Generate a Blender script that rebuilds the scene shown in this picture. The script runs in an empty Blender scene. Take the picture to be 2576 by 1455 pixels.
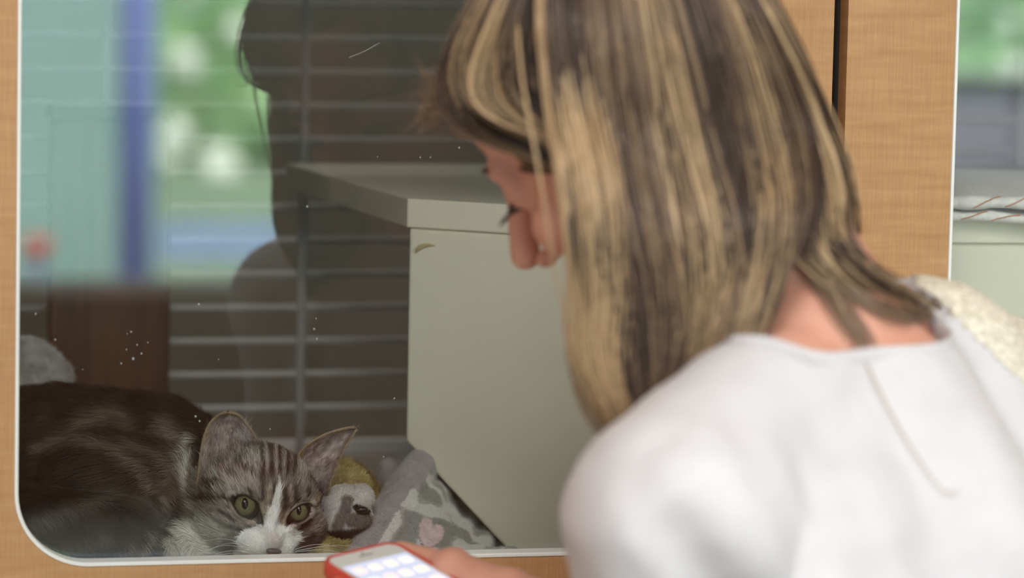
import bpy, bmesh, math, random
import numpy as np
from mathutils import Vector, Matrix, noise
random.seed(7); rng = np.random.default_rng(7)
SC = bpy.context.scene
COL = SC.collection

# ------------------------------------------------------------------ camera
W, H, FPX = 2576, 1455, 8600.0
CAM = np.array([0.0, -2.48, 0.448])
YAW, PITCH, ROLL = math.radians(14.217), math.radians(5.525), math.radians(1.206)
cf = np.array([math.sin(YAW)*math.cos(PITCH), math.cos(YAW)*math.cos(PITCH), -math.sin(PITCH)])
cr = np.array([math.cos(YAW), -math.sin(YAW), 0.0]); cu = np.cross(cr, cf)
cr, cu = cr*math.cos(ROLL)+cu*math.sin(ROLL), -cr*math.sin(ROLL)+cu*math.cos(ROLL)
cam_d = bpy.data.cameras.new('camera'); cam = bpy.data.objects.new('camera', cam_d); COL.objects.link(cam)
M = Matrix.Identity(4)
for i in range(3):
    M[i][0], M[i][1], M[i][2], M[i][3] = cr[i], cu[i], -cf[i], CAM[i]
cam.matrix_world = M
cam_d.sensor_width = 36; cam_d.lens = FPX/W*36; cam_d.clip_start = .05
cam_d.dof.use_dof = True; cam_d.dof.focus_distance = 2.63; cam_d.dof.aperture_fstop = 4.0
SC.camera = cam

def P(px, py, Y):
    """world point seen at picture position (px, py) in the plane y = Y"""
    d = cf + cr*(px-W/2)/FPX - cu*(py-H/2)/FPX
    return Vector(CAM + d*((Y-CAM[1])/d[1]))
def topx(p):
    v = np.array(p)-CAM; z = v @ cf; return W/2+FPX*(v @ cr)/z, H/2-FPX*(v @ cu)/z
def X(px, py, Y): return P(px, py, Y).x
def Z(px, py, Y): return P(px, py, Y).z

# ------------------------------------------------------------------ light
SC.view_settings.view_transform = 'Standard'; SC.view_settings.look = 'None'
SC.view_settings.gamma = 1; SC.view_settings.exposure = 0.0; SC.view_settings.use_curve_mapping = False
SC.cycles.use_denoising = True
SC.cycles.max_bounces = 10; SC.cycles.transparent_max_bounces = 24
SC.cycles.sample_clamp_indirect = 6
world = bpy.data.worlds.new('sky'); SC.world = world; world.use_nodes = True
bg = world.node_tree.nodes['Background']; bg.inputs[0].default_value = (.62, .82, 1, 1); bg.inputs[1].default_value = 5.0
sun_d = bpy.data.lights.new('sun', 'SUN'); sun_d.energy = 40; sun_d.color = (1, .97, .88); sun_d.angle = .01
sun = bpy.data.objects.new('sun', sun_d); COL.objects.link(sun)
sun.rotation_euler = (math.radians(-35), 0, math.radians(-14))     # from above the building towards the trees
sun.location = (2, 4, 12)
FLOOR, CEIL = -1.05, 1.62
KR = 1.0
def ceiling_lamp(x, y, e, sx=.6, sy=1.2):
    ld = bpy.data.lights.new('ceiling_lamp', 'AREA'); ld.shape = 'RECTANGLE'; ld.size = sx; ld.size_y = sy
    ld.energy = e; ld.color = (1, .97, .93)
    o = bpy.data.objects.new('ceiling_lamp_light', ld); o.location = (x, y, CEIL-.02); COL.objects.link(o); return o
for lx, ly, le in ((.0, -2.1, 40), (1.9, -2.1, 34), (.2, -4.4, 42), (2.2, -4.4, 42)):
    ceiling_lamp(lx, ly, le)

# ------------------------------------------------------------------ materials
def mat(name, col, rough=.6, spec=.5, metal=0, emit=None, es=0, sss=0, sheen=0):
    m = bpy.data.materials.new(name); m.use_nodes = True
    b = m.node_tree.nodes['Principled BSDF']
    b.inputs['Base Color'].default_value = (*col, 1); b.inputs['Roughness'].default_value = rough
    b.inputs['Specular IOR Level'].default_value = spec; b.inputs['Metallic'].default_value = metal
    if emit: b.inputs['Emission Color'].default_value = (*emit, 1); b.inputs['Emission Strength'].default_value = es
    if sss: b.inputs['Subsurface Weight'].default_value = sss; b.inputs['Subsurface Radius'].default_value = (.012, .005, .003); b.inputs['Subsurface Scale'].default_value = .6
    if sheen: b.inputs['Sheen Weight'].default_value = sheen
    return m
def N(m, t, **k):
    n = m.node_tree.nodes.new(t)
    for a, v in k.items():
        if a in n.inputs: n.inputs[a].default_value = v
        else: setattr(n, a, v)
    return n
def noisy(m, c1, c2, scale=(20, 20, 20), detail=4, lo=.35, hi=.65, bump=0, dist=.001, add=None):
    """object-space noise between two colours of the material, optional bump"""
    nt = m.node_tree; L = nt.links; b = nt.nodes['Principled BSDF']
    tc = N(m, 'ShaderNodeTexCoord'); mp = N(m, 'ShaderNodeMapping'); mp.inputs['Scale'].default_value = scale
    L.new(tc.outputs['Object'], mp.inputs[0])
    n = N(m, 'ShaderNodeTexNoise', Scale=1.0, Detail=float(detail)); L.new(mp.outputs[0], n.inputs['Vector'])
    r = N(m, 'ShaderNodeValToRGB'); r.color_ramp.elements[0].position = lo; r.color_ramp.elements[1].position = hi
    r.color_ramp.elements[0].color = (*c1, 1); r.color_ramp.elements[1].color = (*c2, 1)
    L.new(n.outputs[0], r.inputs[0]); out = r.outputs[0]
    if add:
        mp2 = N(m, 'ShaderNodeMapping'); mp2.inputs['Scale'].default_value = add[0]; L.new(tc.outputs['Object'], mp2.inputs[0])
        n2 = N(m, 'ShaderNodeTexNoise', Scale=1.0, Detail=3.0); L.new(mp2.outputs[0], n2.inputs['Vector'])
        r2 = N(m, 'ShaderNodeValToRGB'); r2.color_ramp.elements[0].position = .38; r2.color_ramp.elements[1].position = .62
        r2.color_ramp.elements[0].color = (add[1], add[1], add[1], 1); r2.color_ramp.elements[1].color = (1, 1, 1, 1)
        L.new(n2.outputs[0], r2.inputs[0])
        mx = N(m, 'ShaderNodeMix', data_type='RGBA', blend_type='MULTIPLY'); mx.inputs[0].default_value = 1
        L.new(out, mx.inputs[6]); L.new(r2.outputs[0], mx.inputs[7]); out = mx.outputs[2]
    L.new(out, b.inputs['Base Color'])
    if bump:
        bp = N(m, 'ShaderNodeBump', Strength=bump, Distance=dist); L.new(n.outputs[0], bp.inputs['Height']); L.new(bp.outputs[0], b.inputs['Normal'])
    return m
def attr_mat(name, rough=.6, spec=.3, sheen=0, sss=0, coat=0, attr='Col'):
    m = mat(name, (1, 1, 1), rough, spec, sss=sss, sheen=sheen)
    a = N(m, 'ShaderNodeAttribute'); a.attribute_name = attr
    m.node_tree.links.new(a.outputs['Color'], m.node_tree.nodes['Principled BSDF'].inputs['Base Color'])
    if coat: m.node_tree.nodes['Principled BSDF'].inputs['Coat Weight'].default_value = coat
    return m
def srgb(r, g, b):
    f = lambda v: ((v/255+.055)/1.055)**2.4 if v > 10 else v/255/12.92
    return (f(r), f(g), f(b))

MW = noisy(mat('wood_laminate', (.6, .33, .15), .42, .35), srgb(184, 136, 89), srgb(204, 159, 112), (16, 16, 130), 6, .25, .75, add=((700, 700, 24), .9))
MEDGE = mat('wood_edge', srgb(140, 92, 55), .5)
MTRIM = mat('white_trim', (.90, .91, .89), .3)
MCREAM = noisy(mat('cream_laminate', (.6, .6, .5), .35), srgb(236, 235, 213), srgb(240, 239, 218), (3, 3, 3), 3)
MWIRE = mat('grey_wire', (.68, .68, .67), .6, .2)
MDARKW = noisy(mat('brown_board', (.2, .1, .05), .5), srgb(74, 46, 24), srgb(96, 62, 34), (60, 60, 6), 4)
MINNER = noisy(mat('enclosure_grey', (.3, .3, .28), .6), srgb(128, 125, 118), srgb(138, 135, 128), (5, 5, 5), 3)
MBACK = noisy(mat('corridor_grey', (.2, .2, .18), .8), srgb(172, 174, 162), srgb(182, 184, 172), (2, 2, 2), 3)
MWALL = noisy(mat('room_paint', (.6, .6, .6), .8), srgb(214, 210, 216), srgb(220, 216, 222), (3, 3, 3), 3)
MBROWN = noisy(mat('brown_base', (.1, .06, .03), .6), srgb(92, 62, 38), srgb(112, 78, 50), (2, 2, 20), 4)
MCEIL = mat('ceiling_white', (.8, .8, .8), .9)
MFLOOR = noisy(mat('vinyl_floor', (.4, .38, .35), .4), srgb(150, 144, 134), srgb(168, 162, 150), (6, 6, 6), 5)

# ------------------------------------------------------------------ mesh helpers
def obj(name, bm_or_me, m=None, parent=None, smooth=False, loc=None):
    if isinstance(bm_or_me, bmesh.types.BMesh):
        me = bpy.data.meshes.new(name); bm_or_me.normal_update(); bm_or_me.to_mesh(me); bm_or_me.free()
    else: me = bm_or_me; me.name = name
    if m is not None and not me.materials:
        for q in (m if isinstance(m, (list, tuple)) else [m]): me.materials.append(q)
    if smooth: me.polygons.foreach_set('use_smooth', [True]*len(me.polygons))
    o = bpy.data.objects.new(name, me); COL.objects.link(o)
    if parent is not None: o.parent = parent; o.matrix_parent_inverse = parent.matrix_basis.inverted()
    return o
def tag(o, label=None, cat=None, group=None, kind=None):
    for k, v in (('label', label), ('category', cat), ('group', group), ('kind', kind)):
        if v: o[k] = v
    return o
def thing(name, loc, label, cat, group=None):
    o = bpy.data.objects.new(name, None); o.location = loc; o.empty_display_size = .05; COL.objects.link(o)
    return tag(o, label, cat, group)
def box(bm, x0, x1, y0, y1, z0, z1, bev=0):
    b2 = bmesh.new()
    bmesh.ops.create_cube(b2, size=1)
    for v in b2.verts: v.co = Vector(((x0+x1)/2+v.co.x*(x1-x0), (y0+y1)/2+v.co.y*(y1-y0), (z0+z1)/2+v.co.z*(z1-z0)))
    if bev: bmesh.ops.bevel(b2, geom=b2.edges[:], offset=bev, segments=2, profile=.5, affect='EDGES')
    me = bpy.data.meshes.new('t'); b2.to_mesh(me); b2.free(); bm.from_mesh(me); bpy.data.meshes.remove(me)
    return bm
def boxobj(name, dims, m, parent=None, bev=0):
    return obj(name, box(bmesh.new(), *dims, bev), m, parent)
def frame(d):
    d = Vector(d).normalized(); a = Vector((0, 0, 1)) if abs(d.z) < .9 else Vector((1, 0, 0))
    u = d.cross(a).normalized(); return u, d.cross(u).normalized()
def tube(bm, pts, rads, seg=8, cap=True):
    pts = [Vector(p) for p in pts]; rings = []
    if not hasattr(rads, '__len__'): rads = [rads]*len(pts)
    u = None
    for i, p in enumerate(pts):
        t = (pts[min(i+1, len(pts)-1)]-pts[max(i-1, 0)]).normalized()
        if u is None: u, _ = frame(t)
        u = (u-t*u.dot(t)).normalized(); w = t.cross(u)
        rings.append([bm.verts.new(p+(u*math.cos(2*math.pi*k/seg)+w*math.sin(2*math.pi*k/seg))*rads[i]) for k in range(seg)])
    for a, b in zip(rings, rings[1:]):
        for k in range(seg): bm.faces.new((a[k], a[(k+1) % seg], b[(k+1) % seg], b[k]))
    if cap: bm.faces.new(rings[0][::-1]); bm.faces.new(rings[-1])
    return bm
def catmull(pts, n):
    pts = [Vector(p) for p in pts]; out = []
    q = [pts[0]*2-pts[1]]+pts+[pts[-1]*2-pts[-2]]
    m = len(pts)-1
    for i in range(n):
        s = i/(n-1)*m; k = min(int(s), m-1); t = s-k; a, b, c, d = q[k:k+4]
        out.append(.5*((2*b)+(c-a)*t+(2*a-5*b+4*c-d)*t*t+(3*b-a-3*c+d)*t**3))
    return out
def rrect(x0, x1, z0, z1, r, n=12):
    """points of a rounded rectangle, counter-clockwise"""
    out = []
    for cx, cz, a0 in ((x1-r, z0+r, -90), (x1-r, z1-r, 0), (x0+r, z1-r, 90), (x0+r, z0+r, 180)):
        for k in range(n+1):
            a = math.radians(a0+90*k/n); out.append((cx+r*math.cos(a), cz+r*math.sin(a)))
    return out
def loft(loops, close_ends=True, cyc=True):
    bm = bmesh.new(); R = [[bm.verts.new(p) for p in l] for l in loops]
    for a, b in zip(R, R[1:]):
        n = len(a)
        for k in range(n if cyc else n-1): bm.faces.new((a[k], a[(k+1) % n], b[(k+1) % n], b[k]))
    if close_ends: bm.faces.new(R[0][::-1]); bm.faces.new(R[-1])
    return bm
_SPH = {}
def unit_sphere(seg):
    if seg not in _SPH:
        b = bmesh.new(); bmesh.ops.create_uvsphere(b, u_segments=seg, v_segments=max(8, seg//2), radius=1)
        b.verts.index_update(); _SPH[seg] = (np.array([v.co[:] for v in b.verts]), [[v.index for v in f.verts] for f in b.faces]); b.free()
    return _SPH[seg]
class Lumps:
    """a light-weight heap of ellipsoids, to be joined by blob()"""
    def __init__(self): self.V, self.F, self.n = [], [], 0
    def add(self, c, r, rot, seg):
        v, f = unit_sphere(seg); q = v*np.array(r)*KR
        if rot is not None: q = q @ np.array(rot).T
        self.V.append(q+np.array(c)); self.F += [[i+self.n for i in p] for p in f]; self.n += len(v)
def ellip(bm, c, r, rot=None, seg=20):
    if isinstance(bm, Lumps):
        bm.add(c, (r, r, r) if not hasattr(r, '__len__') else r, rot, seg); return
    ret = bmesh.ops.create_uvsphere(bm, u_segments=seg, v_segments=max(8, seg//2), radius=1)
    r = (r, r, r) if not hasattr(r, '__len__') else r
    for v in ret['verts']:
        q = Vector((v.co.x*r[0], v.co.y*r[1], v.co.z*r[2]))
        v.co = (rot @ q if rot is not None else q)+Vector(c)
def capsule(bm, a, b, ra, rb, n=None):
    a, b = Vector(a), Vector(b); L = (b-a).length
    n = n or max(2, int(L/(min(ra, rb)*.35))+1)
    for i in range(n+1):
        t = i/n; ellip(bm, a.lerp(b, t), ra+(rb-ra)*t, seg=14)
def evalmesh(o):
    dg = bpy.context.evaluated_depsgraph_get(); dg.update()
    me = bpy.data.meshes.new_from_object(o.evaluated_get(dg)); return me
def blob(bm, voxel, smooth=6, fac=.5):
    """join overlapping lumps into one continuous skin"""
    me = bpy.data.meshes.new('b'); me.from_pydata(np.concatenate(bm.V).tolist(), [], bm.F)
    o = bpy.data.objects.new('b', me); COL.objects.link(o)
    r = o.modifiers.new('r', 'REMESH'); r.mode = 'VOXEL'; r.voxel_size = voxel
    s = o.modifiers.new('s', 'SMOOTH'); s.iterations = smooth; s.factor = fac
    out = evalmesh(o); bpy.data.objects.remove(o); bpy.data.meshes.remove(me)
    out.materials.clear()
    return out
def paint(me, fn):
    a = me.color_attributes.new('Col', 'FLOAT_COLOR', 'POINT')
    buf = np.ones((len(me.vertices), 4), dtype=np.float32)
    for i, v in enumerate(me.vertices): buf[i, :3] = fn(v.co, v.normal)
    a.data.foreach_set('color', buf.ravel())
def fbm(p, s, o=2):
    v = 0; a = 1; t = 0
    for _ in range(o): v += a*noise.noise(p*s); t += a; a *= .5; s *= 2.1
    return v/t
def mixc(a, b, t):
    t = max(0, min(1, t)); return tuple(a[i]*(1-t)+b[i]*t for i in range(3))
def sstep(a, b, x):
    t = max(0, min(1, (x-a)/(b-a))); return t*t*(3-2*t)

def fur(name, me, count, color, length, direction, width, m, parent, lift=.35, jit=.35, keep=None, two=True):
    """short tapered hairs rooted on a mesh"""
    me.calc_loop_triangles(); nt = len(me.loop_triangles)
    tri = np.zeros(nt*3, dtype=np.int32); me.loop_triangles.foreach_get('vertices', tri); tri = tri.reshape(-1, 3)
    co = np.zeros(len(me.vertices)*3); me.vertices.foreach_get('co', co); co = co.reshape(-1, 3)
    no = np.zeros(len(me.vertices)*3); me.vertices.foreach_get('normal', no); no = no.reshape(-1, 3)
    e1 = co[tri[:, 1]]-co[tri[:, 0]]; e2 = co[tri[:, 2]]-co[tri[:, 0]]
    ar = np.linalg.norm(np.cross(e1, e2), axis=1)
    pick = rng.choice(nt, size=count, p=ar/ar.sum())
    a = rng.random(count); b = rng.random(count); f = a+b > 1; a[f] = 1-a[f]; b[f] = 1-b[f]
    pos = co[tri[pick, 0]]+e1[pick]*a[:, None]+e2[pick]*b[:, None]
    nor = no[tri[pick]].mean(axis=1); nor /= np.linalg.norm(nor, axis=1)[:, None]+1e-9
    V, C, F = [], [], []
    for p, n in zip(pos, nor):
        pv, nv = Vector(p), Vector(n)
        if keep and not keep(pv, nv): continue
        d = Vector(direction(pv, nv)); d = d-nv*d.dot(nv)
        if d.length < 1e-6: d = frame(nv)[0]
        d.normalize()
        d = (d+Vector(rng.normal(0, jit, 3))*.5+nv*lift); d.normalize()
        L = length(pv, nv)*(.7+.6*random.random()); c = color(pv, nv)
        k = .75+.5*random.random(); c = tuple(x*k for x in c)
        s = d.cross(nv)
        if s.length < 1e-5: continue
        s.normalize(); s = (s+nv*random.uniform(-.5, .5)).normalized()*width*.5
        mid = pv+d*L*.55; tip = pv+d*L-nv*L*.18
        i = len(V); V += [pv-s, pv+s, mid-s*.8, mid+s*.8, tip]; C += [c]*5
        F += [(i, i+1, i+3, i+2), (i+2, i+3, i+4)]
    me2 = bpy.data.meshes.new(name); me2.from_pydata(V, [], F)
    at = me2.color_attributes.new('Col', 'FLOAT_COLOR', 'POINT')
    buf = np.ones((len(V), 4), dtype=np.float32); buf[:, :3] = np.array(C); at.data.foreach_set('color', buf.ravel())
    return obj(name, me2, m, parent)
#@@SECTION1 ------------------------------------------------------------ setting
def glass_material(name, base, tint=(1, 1, 1)):
    m = bpy.data.materials.new(name); m.use_nodes = True; nt = m.node_tree; nt.nodes.clear(); L = nt.links
    out = nt.nodes.new('ShaderNodeOutputMaterial'); mx = nt.nodes.new('ShaderNodeMixShader')
    tr = nt.nodes.new('ShaderNodeBsdfTransparent'); tr.inputs[0].default_value = (*tint, 1)
    gl = nt.nodes.new('ShaderNodeBsdfGlossy'); gl.inputs['Roughness'].default_value = 0.0
    lw = nt.nodes.new('ShaderNodeLayerWeight'); lw.inputs[0].default_value = .5
    pw = nt.nodes.new('ShaderNodeMath'); pw.operation = 'POWER'; pw.inputs[1].default_value = 5
    ma = nt.nodes.new('ShaderNodeMath'); ma.operation = 'MULTIPLY_ADD'; ma.inputs[1].default_value = 1-base; ma.inputs[2].default_value = base
    L.new(lw.outputs['Facing'], pw.inputs[0]); L.new(pw.outputs[0], ma.inputs[0]); L.new(ma.outputs[0], mx.inputs[0])
    L.new(tr.outputs[0], mx.inputs[1]); L.new(gl.outputs[0], mx.inputs[2]); L.new(mx.outputs[0], out.inputs[0])
    return m
MGLASS = glass_material('clear_glass', .065, (.96, .97, .965))
MGLASS2 = glass_material('window_glass', .04)

xL1 = X(54, 20, 0)-.0005; seam1 = X(2099, 30, 0); pB = X(2134.4, 30, 0); xL2 = X(2412.5, 20, 0)
margin = xL2-pB; xR1 = seam1-margin; zS = Z(270, 1417.5, 0); zT = zS+.56; RC = .053
pA = xL1-margin; w2 = (xR1-xL1); xR2 = xL2+w2; seam2 = xR2+margin
PB, PT = -.46, .74                        # lower and upper edge of the front panels
print('window', xL1, xR1, zS, 'width', xR1-xL1)

def front_panel(name, x0, x1, a0, a1, root):
    """laminate panel with a rounded opening"""
    hole = rrect(a0, a1, zS, zT, RC, 14); n = len(hole)
    cx, cz = (a0+a1)/2, (zS+zT)/2
    def outp(p):      # matching point on the outer rectangle
        dx, dz = p[0]-cx, p[1]-cz
        ox = (x1 if dx > 0 else x0); oz = (PT if dz > 0 else PB)
        inx = a0+RC < p[0] < a1-RC; inz = zS+RC < p[1] < zT-RC
        return ox, oz
    bm = bmesh.new()
    # grid of quads around the hole: four corners fans + four strips, front and back
    for side, y in ((0, 0.0), (1, .018)):
        H_ = [bm.verts.new((p[0], y, p[1])) for p in hole]
        cor = {q: bm.verts.new((q[0], y, q[1])) for q in ((x1, PB), (x1, PT), (x0, PT), (x0, PB))}
        k = n//4; order = [(x1, PB), (x1, PT), (x0, PT), (x0, PB)]
        for c in range(4):
            V = cor[order[c]]
            for j in range(k-1):
                a, b = H_[c*k+j], H_[c*k+j+1]
                bm.faces.new((V, b, a) if side == 0 else (V, a, b))
            a = H_[c*k+k-1]; b = H_[(c*k+k) % n]; V2 = cor[order[(c+1) % 4]]
            bm.faces.new((V, V2, b, a) if side == 0 else (V, a, b, V2))
        if side == 0: F0, C0 = H_, [cor[q] for q in order]
        else: F1, C1 = H_, [cor[q] for q in order]
    for k in range(n): bm.faces.new((F0[k], F1[k], F1[(k+1) % n], F0[(k+1) % n]))
    for k in range(4): bm.faces.new((C0[(k+1) % 4], C1[(k+1) % 4], C1[k], C0[k]))
    bmesh.ops.recalc_face_normals(bm, faces=bm.faces[:])
    fp = obj(name, bm, MW, root)
    # white edging around the opening: a lip on the face and a lining through the thickness
    lp = .0023
    L = []
    for off, y in ((lp, -.0002), (lp*.8, -.0014), (.0002, -.0016), (-.0008, -.0004), (-.0009, .0165), (lp, .0166), (lp, -.0002)):
        L.append([(p[0], y, p[1]) for p in rrect(a0-off, a1+off, zS-off, zT+off, RC+off, 14)])
    L[-1] = L[0]
    bm = loft(L, close_ends=False); bmesh.ops.recalc_face_normals(bm, faces=bm.faces[:])
    t = obj('edge_trim', bm, MTRIM, fp); t['label'] = 'white plastic edging of the window opening'
    g = loft([[(p[0], y, p[1]) for p in rrect(a0-.006, a1+.006, zS-.006, zT+.006, RC+.006, 14)] for y in (.0168, .0198)])
    bmesh.ops.recalc_face_normals(g, faces=g.faces[:])
    obj('glass_pane', g, MGLASS, root)['label'] = 'clear glass pane'
    return fp

ZF = zS-.03          # enclosure floor
YB = .74             # back grille
def enclosure(x0, x1, a0, a1, label, vx, zref, top_light):
    root = thing('cat_enclosure', ((a0+a1)/2, 0.3, ZF), label, 'enclosure', 'glass-fronted cat enclosures in the wall')
    front_panel('front_panel', x0, x1, a0, a1, root)
    boxobj('floor_board', (x0+.004, x1-.004, .020, YB, ZF-.018, ZF), MINNER, root)
    boxobj('ceiling_board', (x0+.004, x1-.004, .020, YB, zT+.03, zT+.045), MINNER, root)
    boxobj('side_board', (x0+.004, x0+.02, .020, YB, ZF, zT+.03), MINNER, root)
    boxobj('side_board', (x1-.02, x1-.004, .020, YB, ZF, zT+.03), MINNER, root)
    gx0, gx1 = x0+.02, x1-.02
    bm = bmesh.new()
    for b in ((gx0, gx1, YB-.006, YB+.006, ZF, ZF+.012), (gx0, gx1, YB-.006, YB+.006, zT+.018, zT+.03), (gx0, gx0+.012, YB-.006, YB+.006, ZF, zT+.03), (gx1-.012, gx1, YB-.006, YB+.006, ZF, zT+.03)):
        box(bm, *b)
    g = obj('back_grille', bm, MWIRE, root)
    z = zref; dz = .0323
    while z-dz > ZF+.02: z -= dz
    while z < zT+.02:
        b = bmesh.new(); tube(b, [(gx0, YB, z), (gx1, YB, z)], .0029, 8); obj('wire', b, MWIRE, g, True); z += dz
    for xx in vx:
        b = bmesh.new(); tube(b, [(xx, YB-.006, ZF), (xx, YB-.006, zT+.03)], .0044, 8); obj('wire', b, MWIRE, g, True)
    return root
zb = Z(760, 351.5, YB)
enclosure(pA, seam1, xL1, xR1, 'maple laminate cat enclosure with rounded glass window, tabby cat lying inside', [X(265, 100, YB), X(765, 200, YB), X(1258, 200, YB)], zb, 1)
enclosure(pB, seam2, xL2, xR2, 'maple laminate cat enclosure behind the shoulder, folded white cloths inside', [X(2566, 200, YB), X(2566, 200, YB)+.187], Z(2480, 220, YB), 1)

def PZ(px, py, z):
    d = cf + cr*(px-W/2)/FPX - cu*(py-H/2)/FPX
    return Vector(CAM + d*((z-CAM[2])/d[2]))
# ---- perch in the first enclosure: tapered shelf on an upright panel with a slanted cut-out
A = P(1025, 500, .23); zt = A.z; B = PZ(720, 411, zt); E2 = PZ(1242.6, 512.4, zt)
fd = Vector((E2.x-A.x, E2.y-A.y, 0)).normalized(); xr = xR1+.03
D = A+fd*((xr-A.x)/fd.x)
if D.y < .03: t_ = (.03-A.y)/fd.y; D = A+fd*t_
print('perch', A, B, D, fd, 'shelf back y', B.y)
th = .0236
def prism(poly, z0, z1, bev=.0012):
    bm = loft([[(p[0], p[1], z0) for p in poly], [(p[0], p[1], z1) for p in poly]])
    bmesh.ops.recalc_face_normals(bm, faces=bm.faces[:])
    if bev: bmesh.ops.bevel(bm, geom=bm.edges[:], offset=bev, segments=2, profile=.5, affect='EDGES')
    return bm
root = thing('cat_perch', (A.x+.1, A.y+.2, ZF), 'cream laminate perch with slanted side panel inside the enclosure behind the cat', 'shelf')
By = min(B.y, YB-.015)
obj('shelf_board', prism([(A.x, A.y), (D.x, D.y), (xr, D.y) if D.x < xr else (D.x, D.y+.01), (xr, By), (B.x, By)], zt-th, zt), MCREAM, root)
# upright panel, defined in (s, z) along the front line
nrm = Vector((-fd.y, fd.x, 0))
def onpanel(px, py, off=0):
    d = cf + cr*(px-W/2)/FPX - cu*(py-H/2)/FPX
    o = Vector(CAM); dv = Vector(d); a0 = A+nrm*off
    t = (a0-o).dot(nrm)/dv.dot(nrm); q = o+dv*t; return (q-a0).dot(fd), q.z
s1, z1 = onpanel(1010, 1110); s2, z2 = onpanel(1255, 1366)
s1 = .001; sR = (D-A).length
prof = [(s1, zt-th), (s1, z1), (s2+(s2-s1)*(ZF-z2)/(z2-z1), ZF), (sR, ZF), (sR, zt-th)]
L = [[tuple(A+fd*s+nrm*o+Vector((0, 0, z-A.z))) for s, z in prof] for o in (.0015, .0185)]
bm = loft(L); bmesh.ops.recalc_face_normals(bm, faces=bm.faces[:])
bmesh.ops.bevel(bm, geom=bm.edges[:], offset=.0035, segments=3, profile=.6, affect='EDGES')
obj('support_panel', bm, MCREAM, root)
# dried yellow drip below the shelf edge
pts = [A+fd*s+nrm*.0011+Vector((0, 0, z-A.z)) for s, z in (onpanel(1044, 636), onpanel(1056, 622), onpanel(1075, 617), onpanel(1092, 618))]
bm = bmesh.new(); tube(bm, catmull(pts, 12), [.0006, .0014, .002, .0022, .0022, .002, .0018, .0015, .0013, .001, .0008, .0004], 8)
o = obj('drip_stain', bm, noisy(mat('dried_drip', (.6, .5, .25), .4), srgb(184, 174, 128), srgb(194, 184, 140), (200, 200, 200)), root)

# ---- brown board standing at the back
b0, b1 = P(128, 400, .64), P(432, 400, .64); ztb = Z(270, 268, .64)
root = thing('wooden_board', ((b0.x+b1.x)/2, .66, ZF), 'brown wooden board standing upright behind the cat against the wire back', 'board')
boxobj('panel', (b0.x, b1.x, .64, .66, ZF, ztb-.012), MDARKW, root, .002)
boxobj('top_rail', (b0.x-.002, b1.x+.002, .635, .665, ztb-.012, ztb), MDARKW, root, .002)

# ---- perch and cloths in the second enclosure
q0 = P(2388, 607, .12); zq = q0.z
boxobj('brightening_board', (pB+.021, seam2-.021, YB+.02, YB+.03, ZF, zT+.03), noisy(mat('lilac_board', (.6, .6, .65), .6), srgb(206, 202, 212), srgb(214, 210, 220), (4, 4, 4), 3), bpy.data.objects['cat_enclosure.001'])  # pale board added behind the wires to brighten this interior
root = thing('cat_perch', (xL2+.2, .3, ZF), 'cream laminate perch under folded white cloths, beyond the raised shoulder', 'shelf')
qx0, qx1 = xL2-.028, xR2+.0
boxobj('shelf_board', (xL2-.04, xR2+.04, .10, YB-.015, zq, zq+.0236), MCREAM, root, .001)
boxobj('support_panel', (xL2-.04, xR2+.04, .104, .122, ZF, zq), MCREAM, root, .001)
def cloth(zc, th, x0, x1, y0, y1, seed, name, label, droop):
    nx, ns = 90, 14
    L = []
    for i in range(nx):
        u = i/(nx-1); x = x0+(x1-x0)*u
        w = .0016*math.sin(x*190+seed)+.0016*math.sin(x*83+seed*2)+.001*math.sin(x*370+seed)
        d = droop(u)
        ring = []
        for k in range(ns):          # front roll
            a = math.pi*(k/(ns-1))-math.pi/2
            ring.append((x, y0+w-th/2*math.cos(a)*1.2, zc-d+th/2*math.sin(a)*(1+.15*math.sin(x*120+seed))))
        for k in range(6):
            v = (k+1)/6; ring.append((x, y0+(y1-y0)*v, zc+th/2+.016*math.sin(v*2.6)*(1-.75*u)+.002*noise.noise(Vector((x*30, v*6, seed)))))
        for k in range(6):
            v = 1-k/6; ring.append((x, y0+(y1-y0)*v, zc-th/2*(1 if v > .3 else 1)-d*(1-v)))
        L.append(ring)
    bm = loft(L); bmesh.ops.recalc_face_normals(bm, faces=bm.faces[:])
    t = thing(name, ((x0+x1)/2, (y0+y1)/2, zc-th/2), label, 'cloth', 'folded cloths on the perch')
    obj('fabric', bm, MTOWEL, t, True)
    return t, L
MTOWEL = noisy(mat('white_terry', (.75, .75, .74), .95, .1, sheen=.3), srgb(232, 232, 228), srgb(248, 248, 245), (220, 220, 220), 4, .3, .7, .6, .002)
MSTITCH = mat('orange_stitching', srgb(196, 130, 84), .7)
zc1 = Z(2480, 550, .09); zc2 = Z(2480, 522, .09)
cx0, cx1 = xL2-.03, xL2+.20
t1, L1 = cloth(zc1+.002, .0075, cx0, cx1, .085, .40, 1.3, 'folded_cloth', 'white quilted cloth, lower of the two on the perch, with orange stitching', lambda u: .0 if u < .4 else .055*(u-.4)**1.5)
t2, L2 = cloth(zc2+.0045, .0105, cx0, cx1, .083, .40, 4.1, 'folded_cloth', 'white quilted cloth, upper of the two on the perch, with orange stitching', lambda u: 0)
for t, LL, us in ((t2, L2, (.40, .52, .80)), (t1, L1, (.36, .48))):
    for u in us:
        pts = []
        for k in range(3, 13):
            i = min(int((u+.012*(k-8))*90), 88); p = Vector(LL[i][k]); pts.append(p+Vector((0, -.0006, .0004)))
        bm = bmesh.new(); tube(bm, catmull(pts, 30), .0005, 6); obj('stitching', bm, MSTITCH, t, True)

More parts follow.
